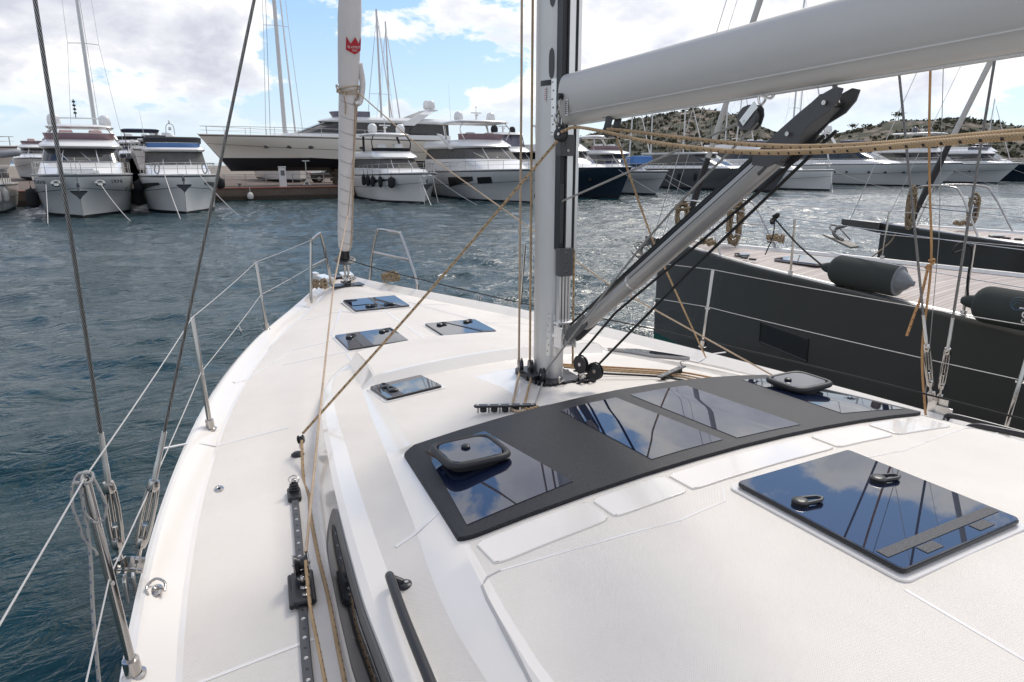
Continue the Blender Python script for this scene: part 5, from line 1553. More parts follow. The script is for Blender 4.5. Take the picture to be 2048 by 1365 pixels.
def wipers(T, pts):
    for a, b in pts: M().tube([a, b], .022, 5).build('wiper', steel_r, T)


def motor(label, bow, L, B, zb, zs, H, mt, rake=1.1, name='motor_yacht', cat='motor yacht', rz=pi, full=.42, glass=None, screen=None, scr=True, tb=None, boot=.12, dz=0, nose=.45, railh=.62, portholes=0, sidewin=None, group='motor yachts moored across the basin', zoff=0, top=True):
    """H: dict of absolute heights: w0,w1 windscreen; f0,f1 fly screen; top hardtop"""
    T = thing(name, label, cat, (bow[0], bow[1], zoff), rz, group)
    hs, zz2 = mhull(T, L, B, zb, zs, rake, mt, boot, full)
    if railh: rails(T, hs, zz2, L, rake, railh)
    g = glass or mglass; w0, w1 = H['w0'], H['w1']; yw = H.get('yw', -.26*L); hw = H.get('hw', .40*B); yb = -.93*L
    dzk = zz2(.25)-.02
    cs = house(T, 'cabin', [(dzk-.12, yw+.55*(w0-dzk)+2.2, yb, hw*1.02, nose*B*1.2), (dzk+.25, yw+1.5, yb, hw*1.0, nose*B*1.15), (w0-.06, yw+.45, yb, hw*.985, nose*B), (w0, yw+.12, yb, hw*.98, nose*B)], mt if False else mw)
    rk = H.get('rk', 1.25)*(w1-w0)
    house(T, 'windscreen', [(w0+.0, yw+.06, yb+.1, hw*.965, nose*B*.9), (w1, yw-rk, yb+.1, hw*.90, nose*B*.75)], g)
    for k in (-1, 1):   # screen pillars
        m = M().tube([V(k*hw*.44, yw-.10*nose, w0), V(k*hw*.38, yw-rk-.12, w1)], .035, 5); m.build('screen_pillar', mw, cs)
    f0 = H['f0']
    house(T, 'flybridge', [(w1-.02, yw-rk+.18, yb-.1, hw*.95, nose*B*.8), (w1+.10, yw-rk+.35, yb-.3, hw*1.0, nose*B*.9), (w1+.22, yw-rk+.18, yb-.3, hw*1.0, nose*B*.85), (f0-.02, yw-rk-.9, yb-.3, hw*.88, nose*B*.7), (f0, yw-rk-.95, yb-.3, hw*.85, nose*B*.66)], mw)
    yf = yw-rk-1.0
    if scr:
        f1 = H['f1']; m = M(); A = outline(f0, yf, yb+2.5, hw*.85, nose*B*.66); Bq = outline(f1, yf+.28, yb+2.7, hw*.90, nose*B*.72)
        m.loft([A[1:-1], Bq[1:-1]], closed=False); sc_ = m.build('fly_screen', screen or mpurple, T, 60)
        M().tube(Bq[1:-1], .018, 5).build('screen_rail', steel, sc_)
        m = M(); 
        for x, y in ((-hw*.4, yf-1.3), (hw*.35, yf-1.4)): m.rbox((x, y, f0+.3), (.7, .6, .55), .15)
        m.build('fly_seats', mw if screen else mat('seat_vinyl', (.5, .34, .30), .6), T)
    if 'top' in H:
        tp = H['top']; ty0, ty1 = H.get('ty', (yf-.2, yf-3.6)); tw = hw*H.get('tw', .86)
        m = M()
        rr = [outline(tp-.16, ty0-.15, ty1, tw*.96, .9), outline(tp-.06, ty0+.05, ty1-.1, tw*1.02, 1.0), outline(tp+.0, ty0, ty1-.1, tw, .95), outline(tp+.09, ty0-.4, ty1+.2, tw*.85, .8)]
        m.loft(rr, True); m.add(rr[0], [tuple(range(len(rr[0])))]); m.add(rr[-1], [tuple(range(len(rr[0])))])
        ht = m.build('hardtop', mw, T, 40)
        pm = H.get('post', steel_r)
        for sd in (-1, 1):
            M().tube(crv([V(sd*tw*.80, ty0-.5, tp-.12), V(sd*tw*.95, ty0-.25, (tp+f0)/2), V(sd*hw*.84, ty0-.2, f0)], 4), .045, 6).build('hardtop_post', pm, ht)
            M().tube([V(sd*tw*.85, ty1+.4, tp-.12), V(sd*hw*.93, ty1+1.1, f0)], .09, 6).build('hardtop_post', pm, ht)
    if portholes:
        for k in range(portholes):
            t = .17+.075*k+(.05 if k > 2 else 0)
            for sd in (-1, 1):
                x = hs(t)*(.90+.04*min(1, t*3)); z = zz2(t)*.60
                m = M().lathe([(.17, -.10), (.17, .03), (.12, .035), (0, .03)], (0, 0, 0), (sd, 0, 0), 16); m.v = [(a, b*1.35, c*.7) for a, b, c in m.v]
                # seat it on the hull skin
                cf = .22+.66*min(1, (t/.30))**.65; zc_ = .22+.85*(1-t)**3*(zb/2.3); u = (z-zc_)/(zz2(t)-zc_)
                x = hs(t)*(cf+(1-cf)*lerp_t([(0, 0), (.42, .55), (.74, .88), (1, 1)], u))
                m.v = [(a+sd*(x-.0), b-t*L+rake*(1-t)**5*z/zb, c+z) for a, b, c in m.v]
                m.build('porthole', mglass, T, 40)
    if sidewin:
        for (t0, t1, u0, u1, pinch) in sidewin:
            for sd in (-1, 1):
                m = M(); rings = []
                for k in range(13):
                    q_ = k/12; t = t0+(t1-t0)*q_; cf = .22+.66*min(1, (t/.30))**.65; zc_ = .22+.85*(1-t)**3*(zb/2.3); r_ = []
                    for j in range(5):
                        u = u0+(u1-u0)*(j/4)
                        if pinch: u = u1-(u1-u)*(pinch+(1-pinch)*q_)
                        x = hs(t)*(cf+(1-cf)*lerp_t([(0, 0), (.42, .55), (.74, .88), (1, 1)], u)); z = zc_+(zz2(t)-.1-zc_)*u
                        r_.append(V(sd*(x+.025), -t*L+rake*(1-t)**5*z/zb+.02, z))
                    rings.append(r_)
                m.loft(rings, closed=False); m.build('hull_window', mglass, T, 60)
    return T, hs, zz2, dict(yf=yf, hw=hw, yw=yw, rk=rk)


def mline(a, b, label, r=.02):
    m = M().tube(sag(a, b, .12, 6), r, 5); tag(m.build('mooring_line', lifel, None, 70), label, 'mooring line', 'mooring lines of the moored yachts')


def wfender(T_, x, y, z, mt, label, L=.75, R=.15, grp='fenders hung over the sides of far yachts'):
    """fender hanging at a point of a far boat (local frame of that boat)"""
    a = T_.rotation_euler.z; p = V(T_.location.x+x*cos(a)-y*sin(a), T_.location.y+x*sin(a)+y*cos(a), T_.location.z+z)
    t = thing('hanging_fender', label, 'fender', p, 0, grp)
    M().lathe([(.02, L/2+.1), (.05, L/2), (R*.8, L/2-.08), (R, L/2-.2), (R, -L/2+.2), (R*.8, -L/2+.08), (.04, -L/2)], (0, 0, 0), n=12).build('fender_body', mt, t, 50)
    M().tube([V(0, 0, L/2), V(0, 0, L/2+.4)], .012, 5).build('fender_line', mfend, t)


# 1: white flybridge yacht at the left, bow on
T, hs, zz2, d_ = motor('white flybridge motor yacht seen bow-on at the left, pink seats behind its screen', (-2.75, 43.0), 14.2, 5.0, 2.30, 2.15, dict(w0=2.85, w1=3.66, f0=4.16, f1=4.52, yw=-3.9, hw=2.05, top=5.0, ty=(-7.2, -9.0), tw=.86), mgrey, rake=.7, full=.36, nose=.28, portholes=0)
M().tube(crv([V(-1.55, -8.6, 4.9), V(-1.5, -8.6, 5.35), V(-1.2, -8.6, 5.48), V(1.2, -8.6, 5.48), V(1.5, -8.6, 5.35), V(1.55, -8.6, 4.9)], 5), .045, 6).build('radar_arch', mw, T, 50)
dome(T, V(-1.35, -8.8, 5.05), .34); dome(T, V(1.35, -8.8, 5.05), .36)
M().tube([V(.15, -8.6, 5.45), V(.15, -8.6, 6.6)], .03, 6).build('signal_mast', mdark, T)
m = M()
for k in range(4): m.cyl(V(.15, -8.6, 5.8+.22*k), .09, .1)
m.build('signal_lights', blackpl, T)
wipers(T, [(V(-.5, -3.95, 2.95), V(-.05, -4.6, 3.4)), (V(.55, -3.9, 2.95), V(1.0, -4.6, 3.4)), (V(-1.55, -4.3, 2.95), V(-1.4, -4.9, 3.4))])
m = M().box((0, -1.9, 2.36), (1.9, 1.6, .16)); m.box((0, -2.0, 2.5), (1.4, 1.0, .1)); m.build('foredeck_locker', mw, T, bev=.03)
M().tube([V(0, .35, 2.3), V(0, .30, 3.1)], .02, 6).build('jack_staff', steel, T)
anchor_gear(T, .60, 1.72)
for sd in (-1, 1):
    m = M().lathe([(.16, -.06), (.18, .0), (.12, .04), (.06, .03)], V(0, 0, 0), (0, 1, 0), 14); m.v = [(a*1.4+sd*.98, b+.02, c+1.80) for a, b, c in m.v]; m.build('hawse_hole', steel, T)
    for k in range(2):
        m = M().box((0, 0, 0), (.08, .12, .22), Matrix.Rotation(.5*sd, 3, 'Y')); m.v = [(a+sd*(2.12-.0*k), b-1.75-.25*k, c+1.42) for a, b, c in m.v]; m.build('hull_slot', mglass, T)
    tx_ = hs(.075)*.93; text_mesh('DEMI', .26, mdark, 'hull_lettering', T, Matrix.Translation((sd*1.75, -.62, 1.86)) @ Matrix.Rotation(pi-sd*.55, 4, 'Z') @ Matrix.Rotation(pi/2-.12, 4, 'X'), .04)
mline((-4.15, 42.6, 1.75), (-4.05, 39.6, -.05), 'white line slanting left from the bow of the leftmost bow-on yacht')
mline((-1.75, 42.6, 1.75), (-.55, 39.9, -.05), 'white line slanting right from the bow of the leftmost bow-on yacht')
wfender(T, -2.65, -5.0, .85, mfend, 'big black fender between the two bow-on yachts at the left', 1.1, .32); wfender(T, 2.62, -4.5, .9, mfend, 'big black fender on the left side of the leftmost bow-on yacht', 1.1, .32)
# 2: smaller yacht, dark canopy
T, hs, zz2, d_ = motor('smaller white yacht bow-on with black roof and blue windscreen, second from left', (2.25, 43.6), 13.2, 4.3, 2.22, 2.1, dict(w0=2.72, w1=3.52, f0=3.62, f1=4.05, yw=-4.0, hw=1.75, rk=.8), mw, rake=.5, full=.30, nose=.26, scr=True, screen=mat('blue_screen', (.10, .2, .42), .12), glass=mgrille, sidewin=[(.10, .26, .48, .72, .4)])
m = M(); rr = [outline(4.02, -5.6, -8.6, 1.62, .5), outline(4.36, -5.8, -8.8, 1.66, .5), outline(4.42, -6.0, -8.6, 1.5, .5)]; m.loft(rr, True); m.add(rr[-1], [tuple(range(len(rr[0])))]); m.add(rr[0], [tuple(range(len(rr[0])))]); m.build('folding_roof', mcanvas, T, 40)
m = M().lathe([(.3, 0), (.26, .12), (.2, .16)], V(.05, -7, 4.42), n=16); m.tube(crv([V(-.2, -7, 4.55), V(-.17, -7, 5.1), V(.05, -7, 5.25), V(.25, -7, 5.1), V(.3, -7, 4.55)], 5), .03, 6); m.cyl(V(.05, -7, 5.35), .05, .2); m.cyl(V(.05, -7, 4.95), .09, .2); m.build('light_mast', mw, T, 45)
whip(T, (1.55, -7, 4.2), 1.9)
anchor_gear(T, .42, 1.95)
for sd in (-1, 1):
    m = M().tube(crv([V(sd*1.25, -.55, 2.85), V(sd*1.35, -.6, 2.4), V(sd*1.2, -.6, 2.25), V(sd*1.1, -.6, 2.6), V(sd*1.2, -.55, 2.85)], 5), .04, 6); m.build('hanging_line', ropeW, T)
mline((1.35, 43.2, 2.15), (1.75, 40.2, -.05), 'white line dropping from the bow of the black-roofed yacht'); mline((3.1, 43.2, 2.2), (4.75, 40.8, -.05), 'long white line running right from the bow of the black-roofed yacht')
wfender(T, -2.25, -3.5, 1.6, mfend, 'black fender at the right side of the black-roofed yacht', .7, .3); wfender(T, 2.2, -3.5, 1.5, mfend, 'black fender at the left side of the black-roofed yacht', .7, .3)
# 3: white yacht with black posts and five fenders
T, hs, zz2, d_ = motor('white yacht with black hardtop posts and a row of black fenders along its side', (17.9, 46.8), 12.6, 4.9, 2.2, 1.95, dict(w0=2.42, w1=3.14, f0=3.72, f1=3.95, yw=-4.2, hw=1.75, top=5.02, ty=(-6.6, -10), tw=.95, post=mcanvas), mw, rake=.9, nose=.34, glass=mgrille, screen=mcanvas, sidewin=[(.17, .42, .55, .76, .25)])
for x in (-1.25, 1.05): dome(T, V(x, -8.2, 5.12), .36)
radar(T, (0, -8.3, 5.1))
m = M(); 
for k in range(14):
    a = k*.9; m.tube(crv([V(.35*cos(a), .55+.1*sin(a), 1.98), V(.3*cos(a+1), .68, 1.9+.06*sin(a)), V(.3*cos(a+2), .6, 2.02)], 3), .035, 5)
m.build('bow_rope_bundle', mw, T, 70)
anchor_gear(T, .52, 1.65)
for k in range(5): wfender(T, hs(.17+.09*k)+.1, -(.17+.09*k)*12.2+.3, 1.45+.02*k, mfend, ('frontmost', 'second', 'middle', 'fourth', 'rearmost')[k]+' of the row of black fenders along the yacht with black posts', .8, .17 if k else .26)
for q_, lb in (((17.35, 46.3, 1.9), 'left white bow line of the yacht with black posts, dropping straight down'), ((18.35, 46.2, 1.9), 'right white bow line of the yacht with black posts, nearly vertical')): mline(q_, (q_[0]+.15, q_[1]-.6, -.05), lb)
mline((18.3, 46.2, 2.0), (20.5, 43.2, -.05), 'long slanting bow line of the yacht with black posts'); mline((17.4, 46.2, 1.9), (17.35, 44.0, -.05), 'bow line of the yacht with black posts that leans towards us')
# 4: large yacht with big hardtop
T, hs, zz2, d_ = motor('large white yacht with a broad white hardtop on curved posts, left of our mast', (24.9, 43.6), 16.5, 5.3, 2.45, 2.15, dict(w0=3.12, w1=3.98, f0=4.62, f1=5.05, yw=-5.0, hw=2.2, top=6.05, ty=(-7.3, -11.8), tw=1.05, rk=1.6), mgrey, rake=1.4, nose=.36, glass=mgrille, sidewin=[(.19, .27, .44, .72, 0), (.30, .56, .34, .76, .45)])
for x in (-1.5, 1.4): dome(T, V(x, -9.6, 6.12), .37)
radar(T, (0, -9.2, 6.12)); whip(T, (1.9, -10, 6.1), 2.9)
wipers(T, [(V(-1.3, -5.4, 3.2), V(-.5, -6.2, 3.6)), (V(.1, -5.1, 3.2), V(.9, -5.9, 3.6)), (V(1.2, -5.3, 3.2), V(1.7, -6.2, 3.6))])
for sd in (-1, 1):
    m = M().loft([[V(sd*2.05, -9.2, 3.9), V(sd*2.05, -9.9, 3.9), V(sd*2.2, -9.9, 3.9), V(sd*2.2, -9.2, 3.9)], [V(sd*2.1, -10.3, 4.6), V(sd*2.1, -11.1, 4.6), V(sd*2.25, -11.1, 4.6), V(sd*2.25, -10.3, 4.6)], [V(sd*2.1, -11.4, 5.1), V(sd*2.1, -12.4, 5.2), V(sd*2.25, -12.4, 5.2), V(sd*2.25, -11.4, 5.1)]], True, True); m.build('fly_wing', mw, T, 40, bev=.04)
mline((25.5, 43.2, 1.9), (25.3, 42.4, -.05), 'short white line hanging from the bow of the yacht with the broad hardtop'); mline((25.7, 43.2, 1.9), (27.4, 41.0, -.05), 'slanting bow line of the yacht with the broad hardtop, behind our mast')
# 4b: small cabin cruiser top seen just left of our mast
T, hs, zz2, d_ = motor('white cruiser with black-framed wheelhouse and black dome, just left of our mast', (31.0, 53.5), 13, 4.4, 2.4, 2.2, dict(w0=3.1, w1=3.7, f0=4.3, f1=4.5, yw=-2.6, hw=1.9), mw, scr=False, glass=mcanvas)
house(T, 'wheelhouse', [(4.2, -4.4, -7.6, 1.4, .4), (5.35, -4.9, -7.4, 1.25, .4)], mgrayp); house(T, 'wheelhouse_roof', [(5.35, -4.5, -7.8, 1.5, .5), (5.55, -4.7, -7.6, 1.4, .5)], mw)
m = M()
for x, y in ((-1.35, -4.6), (1.35, -4.6), (0, -4.5), (1.35, -6.2), (-1.35, -6.2)): m.tube([V(x, y, 4.2), V(x*.93, y-.4, 5.4)], .05, 5)
m.build('wheelhouse_frames', blackpl, T); dome(T, V(1.1, -6, 5.55), .34, mcanvas); dome(T, V(-.9, -6.2, 5.55), .30, mcanvas); radar(T, (.2, -6, 5.5))
# 5: navy hull
T, hs, zz2, d_ = motor('navy blue hulled motor yacht with white flybridge, just right of our mast', (34.6, 46.2), 15, 4.9, 2.52, 2.3, dict(w0=2.78, w1=3.75, f0=4.5, f1=5.0, yw=-5.2, hw=1.95, rk=1.5, top=6.2, ty=(-8.5, -11.5), tw=.9), mnavy, rake=1.5, nose=.36, screen=mgrayp, portholes=3)
mline((34.0, 45.6, 2.3), (36.3, 41.6, -.05), 'white line from the navy yacht\'s bow slanting down to the right')
wipers(T, [(V(.2, -5.3, 2.85), V(.7, -6.2, 3.3)), (V(.5, -5.3, 2.85), V(1.0, -6.2, 3.3))])
# 6: pale grey yacht with tan rails and blue cover behind
T, hs, zz2, d_ = motor('pale grey-hulled yacht with purple screen and blue awning, between navy and charcoal hulls', (41.2, 49.6), 14.5, 4.7, 2.15, 2.0, dict(w0=2.7, w1=3.6, f0=4.05, f1=4.4, yw=-4.6, hw=1.9, top=5.35, ty=(-7.4, -11)), mgrey, rake=1.6, screen=mpurple)
m = M().box((-.9, -4.3, 2.95), (2.2, 2.6, .75), Matrix.Rotation(.12, 3, 'X')); m.build('blue_cover', mblue, T, bev=.12)
mline((41.0, 49.0, 1.8), (43.0, 46.6, -.05), 'left white bow line of the pale grey yacht with blue awning'); mline((41.9, 49.0, 1.8), (45.6, 47.0, -.05), 'right white bow line of the pale grey yacht with blue awning')
wfender(T, -1.3, -.9, 1.55, mfend, 'round black fender at the bow of the pale grey yacht', .5, .22)
# 7: long dark-grey sport yacht, seen side on
T, hs, zz2, d_ = motor('long charcoal-grey sport yacht with white cabin and oval side window, behind our vang', (56.6, 50.0), 20, 5.2, 2.35, 2.15, dict(w0=2.5, w1=3.75, f0=3.95, f1=4.1, yw=-6.2, hw=1.95, rk=2.4), mdark, rake=1.8, scr=False, nose=.5)
for k in range(4): wfender(T, hs(.42+.13*k)+.15, -(.42+.13*k)*20, 1.3, mfend, ('first black fender from the bow on the charcoal sport yacht', 'second black fender from the bow on the charcoal sport yacht', 'third black fender from the bow on the charcoal sport yacht', 'rearmost black fender on the charcoal sport yacht')[k], .8, .16)
m = M().tube([V(.3, -9, 3.9), V(.3, -9, 7.2)], .03, 6); m.tube([V(-.5, -9, 6.2), V(.9, -9, 6.2)], .02, 5); m.box((.3, -9, 6.6), (.5, .1, .1)); m.build('radar_mast', mdark, T)
# 8: white plumb-bow sailing boat
def sailboat(label, bow, L, B, zb, mh, my, hullm, rz=pi, group='sailing boats moored across the basin', boomh=2.6, spr=((.36, .9), (.64, .7)), stay=.016, mr=.10, lean=0.0, hullz=0, cover=None, furl=True):
    T = thing('moored_sailboat', label, 'sailing boat', (bow[0], bow[1], hullz), rz, group)
    mhull(T, L, B, zb, zb-.2, .25, hullm, full=.55)
    house(T, 'cabin', [(zb-.2, -.28*L, -.72*L, B*.30, B*.25), (zb+.32, -.33*L, -.70*L, B*.27, B*.22)], mw)
    ms = M().tube([V(0, my, zb), V(lean*mh, my-.01*mh, mh)], [mr, mr*.75], 10).build('mast', alum, T)
    for f, w_ in spr: M().tube([V(-w_+lean*mh*f, my-.15, zb+(mh-zb)*f), V(lean*mh*f, my, zb+(mh-zb)*f+.05), V(w_+lean*mh*f, my-.15, zb+(mh-zb)*f)], .03, 5).build('spreader', alum, ms)
    for sd in (-1, 1):
        M().tube([V(sd*B*.44, my-.2, zb)]+[V(sd*w_+lean*mh*f, my-.15, zb+(mh-zb)*f) for f, w_ in spr]+[V(lean*mh, my, mh*.98)], stay, 4).build('shroud', steel_r, T)
    fr = M().tube([V(0, -.25, zb), V(lean*mh, my, mh*.97)], stay, 4).build('forestay', steel_r, T)
    if furl: M().tube([V(0, -.35, zb+.3), V(lean*mh*.9, my*.94, mh*.9)], [.09, .05], 6).build('furled_sail', sailc, fr)
    M().tube([V(0, -L+.3, zb), V(lean*mh, my, mh*.98)], stay, 4).build('backstay', steel_r, T)
    b_ = M().tube([V(0, my-.1, boomh), V(0, my-.36*L, boomh+.05)], .10, 8).build('boom', cover or alum, T)
    M().box((0, my-.18*L, boomh+.16), (.22, .33*L, .26)).build('sail_cover', cover or sailc, b_, bev=.08)
    P = [V(-B*.35, -1.2, zb+.6), V(-.25, .0, zb+.62), V(.25, .0, zb+.62), V(B*.35, -1.2, zb+.6)]
    M().tube(crv(P, 4), .02, 5).build('pulpit', steel, T)
    return T
sailboat('white plumb-bow sailing boat with dark waterline stripe, between charcoal and cream yachts', (64.0, 49.0), 14, 4.2, 2.15, 20, -5.5, mw)
mline((63.4, 48.6, 1.9), (60.8, 46.2, -.05), 'left white bow line of the plumb-bow sailing boat'); mline((64.2, 48.6, 1.9), (72, 47.0, -.05), 'longest white bow line of the plumb-bow sailing boat')
# 9, 10, 11: the right-hand group
T, hs, zz2, d_ = motor('long cream-grey yacht with portholes and twin white domes, right of the plumb-bow sailing boat', (86.0, 50.8), 24, 6.0, 2.85, 2.6, dict(w0=3.2, w1=4.5, f0=5.2, f1=5.7, yw=-7.5, hw=2.3, rk=2.0), mgrey, rake=2.6, portholes=5, screen=mgrayp, nose=.45)
m = M()
for sd in (-1, 1): m.tube(crv([V(sd*2.2, -16.5, 5.2), V(sd*1.9, -17.4, 6.6), V(sd*1.6, -17.4, 6.9)], 4), .16, 6)
m.tube([V(-1.7, -17.4, 6.9), V(1.7, -17.4, 6.9)], .14, 6); m.build('radar_arch', mw, T, 50); dome(T, V(-1.3, -17.4, 7.0), .5); dome(T, V(1.3, -17.4, 7.0), .5); radar(T, (0, -17.4, 6.9))
T2, hs, zz2, d_ = motor('cream yacht with blue-edged hardtop and black windows, second from the right edge', (108.0, 55.5), 22, 5.8, 2.8, 2.5, dict(w0=3.1, w1=4.3, f0=5.0, f1=5.4, yw=-7.2, hw=2.3, top=7.2, ty=(-9, -15), tw=1.2, post=mdark), mgrey, rake=2.6, portholes=4, screen=mglass, nose=.45)
radar(T2, (0, -12, 7.2)); dome(T2, V(-1.8, -12, 7.3), .42, mdark); dome(T2, V(1.8, -12, 7.3), .42, mdark)
T3, hs, zz2, d_ = motor('black-hulled yacht with white upperworks at the far right edge', (124, 58), 22, 5.8, 2.7, 2.4, dict(w0=3.1, w1=4.2, f0=4.9, f1=5.3, yw=-6, hw=2.3), mnavy, rake=2.6, portholes=4, screen=mgrayp)
motor('white yacht half hidden between the cream yachts at the right', (99.0, 63.0), 20, 5.8, 2.7, 2.4, dict(w0=3.3, w1=4.6, f0=5.5, f1=5.9, yw=-6, hw=2.4), mw, rake=2.4, screen=mglass)
motor('white yacht behind the plumb-bow boat with only its upperworks showing', (72.5, 58.0), 18, 5.2, 2.7, 2.4, dict(w0=3.3, w1=4.4, f0=5.2, f1=5.6, yw=-6, hw=2.2), mw, rake=2.0, screen=mgrayp)
motor('white yacht at the extreme right behind the black hull', (138.0, 66.0), 22, 6, 2.9, 2.6, dict(w0=3.5, w1=4.7, f0=5.6, f1=6.0, yw=-5, hw=2.6), mw, rake=2.2, screen=mglass)
mline((87, 50.2, 2.2), (93, 47.5, -.05), 'white bow line of the cream-grey yacht with portholes'); mline((109, 55, 2.2), (118, 52.5, -.05), 'white bow line of the cream yacht with blue-edged hardtop'); mline((125, 57.4, 2.2), (128, 53, -.05), 'white bow line of the black yacht at the right edge')
# charcoal bow visible in front of 6 and masts behind the right-hand rows
RIG = [(57.5, 75, 13, 'slim mast leans, nearest our gooseneck', .05), (62.0, 76, 13, 'mast with low spreaders stands second from our mast', 0), (69.5, 78, 14, 'tall pale mast stands in front of the hill top', 0), (79.5, 80, 14.5, 'mast is the left one of a close pair', 0), (83.5, 82, 15, 'mast leans, the right one of a close pair', .07), (93.0, 78, 15.5, 'mast shows just left of our boom block', 0), (150.0, 80, 15, 'mast stands over the yachts at the right edge', 0)]
for i, (x, y, h_, lb, ln) in enumerate(RIG):
    sailboat('sailing boat whose '+lb, (x, y-5.5), 13, 4, 1.6, h_, -5.5, mw if i % 3 else mnavy, mr=.11, stay=.012, lean=-ln, furl=(i % 2 == 0))
# left-hand masts
sailboat('sailing boat with tall grey mast behind the leftmost bow-on yacht, its boom pointing right', (-2.6, 64.5), 16, 4.6, 2.2, 32, -5.0, mdark, mr=.15, stay=.016, spr=((.30, 1.1), (.60, .9)), hullz=1.1, lean=.0, furl=False, boomh=4.6)
sailboat('sailing boat with tall white mast behind the beige yacht on the quay', (14.0, 70), 16, 4.6, 2.2, 34, -6.0, mw, mr=.22, stay=.03, spr=((.4, 1.2), (.7, .9)), hullz=1.1)
sailboat('sailing boat with grey mast and wide spreader, right of our furled sail', (27.6, 80), 15, 4.4, 2, 19.5, -6.0, mdark, mr=.15, stay=.02, spr=((.45, 1.4),), hullz=1.1)
sailboat('sailing boat with slim bare mast, second one right of our furled sail', (30.0, 84), 15, 4.4, 2, 19.0, -6.0, mdark, mr=.12, stay=.018, spr=(), hullz=1.1)

# big beige yacht ashore on props, bow to the left
T, hs, zz2, d_ = motor('large beige flybridge yacht standing ashore on props, bow to the left', (6.6, 63.0), 21, 5.4, 2.35, 2.1, dict(w0=2.5, w1=3.5, f0=3.95, f1=4.4, yw=-5.6, hw=1.9, rk=2.6), mbeige, rake=1.9, rz=pi/2, boot=.45, portholes=5, screen=mgrayp, nose=.8, group='boats laid up ashore', zoff=2.75)
for sd in (-1, 1):
    m = M().loft([[V(sd*2.0, -14.5, 3.3), V(sd*2.0, -16, 3.3), V(sd*1.85, -16, 3.3), V(sd*1.85, -14.5, 3.3)], [V(sd*1.9, -16.5, 4.3), V(sd*1.9, -17.5, 4.3), V(sd*1.75, -17.5, 4.3), V(sd*1.75, -16.5, 4.3)], [V(sd*1.2, -17.6, 4.75), V(sd*1.2, -18.6, 4.8), V(sd*1.05, -18.6, 4.8), V(sd*1.05, -17.6, 4.75)]], True, True); m.build('arch_leg', mw, T, 40, bev=.03)
M().box((0, -18.1, 4.75), (2.8, .9, .14)).build('radar_arch', mw, T, bev=.05); dome(T, V(-.8, -18.1, 4.85), .4); dome(T, V(.8, -18.4, 4.95), .42)
for y0, y1 in ((-12.6, -15.2), (-15.5, -17.2)):
    for sd in (-1, 1):
        m = M().loft([[V(sd*1.93, y0, 2.62), V(sd*1.93, y1, 2.62)], [V(sd*1.88, y0-.3, 3.2), V(sd*1.88, y1, 3.2)]], closed=False); m.build('side_window', mglass, T)
m = M().box((2.72, -13.0, .98), (.35, 2.0, 1.0)); m.build('quay_fender_pad', mcanvas, T, bev=.15)
# steel props under it
for k, x in enumerate((12.7, 17.0, 20.4, 24.2, 27.5)):
    for yy in (60.9,):
        t = thing('boat_prop', ('leftmost', 'second', 'third', 'fourth', 'rightmost')[k]+' steel prop under the beige yacht ashore', 'prop', (x, yy, .95), 0, 'steel props under the beige yacht')
        M().tube([V(0, 0, .3), V(0, 0, 2.0)], .05, 8).build('prop_post', steel_r, t)
        m = M().box((0, 0, 2.03), (.6, .3, .06)); m.build('prop_head', steel_r, t)
        m = M()
        for a in range(4): m.tube([V(0, 0, .5), V(.4*cos(a*pi/2+.6), .4*sin(a*pi/2+.6), .03)], .035, 6)
        m.build('prop_foot', steel_r, t)
for k, (x, y) in enumerate(((15.8, 62.5), (22.6, 62.8))):
    m = M()
    for j in range(5): m.box((x+(.0 if j % 2 else .05), y, 1.12+.27*j), (1.2 if j % 2 else .9, 1.0, .25))
    tag(m.build('timber_stack', mat('timber', (.12, .085, .055), .9, var=(2, .7, (.07, .05, .03)))), ('left', 'right')[k]+' dark timber stack carrying the keel of the beige yacht', 'timber stack', 'timber stacks under the beige yacht')
# car parked behind
t = thing('parked_car', 'dark grey pickup-shaped car with red tail lamp parked beneath the beige yacht', 'car', (17.0, 69.5, .95), 0)
m = M(); pr = [(-2.3, .45), (-2.3, .95), (-.9, 1.0), (-.7, 1.45), (.6, 1.48), (1.2, 1.05), (2.2, .9), (2.35, .5)]
m.loft([[V(x, y*.9, z) for x, z in pr] for y in (-1, 1)], True, True); m.build('car_body', mdark, t, 40, bev=.06)
m = M(); pr = [(-.78, 1.05), (-.62, 1.4), (.55, 1.42), (1.05, 1.06)]; m.loft([[V(x, y*.915, z) for x, z in pr] for y in (-1, 1)], True, True); m.build('car_windows', mglass, t)
for x in (-1.5, 1.45):
    for y in (-.82, .82):
        wh = M().cyl((x, y, .36), .36, .24, (0, 1, 0), 20).build('wheel', blackrub, t); M().cyl((x, y*1.02, .36), .2, .25, (0, 1, 0), 14).build('rim', steel_r, wh)
for y in (-.7, .7): M().box((-2.31, y, .85), (.05, .22, .3)).build('tail_lamp', mat('red_lamp', (.5, .02, .02), .3), t)
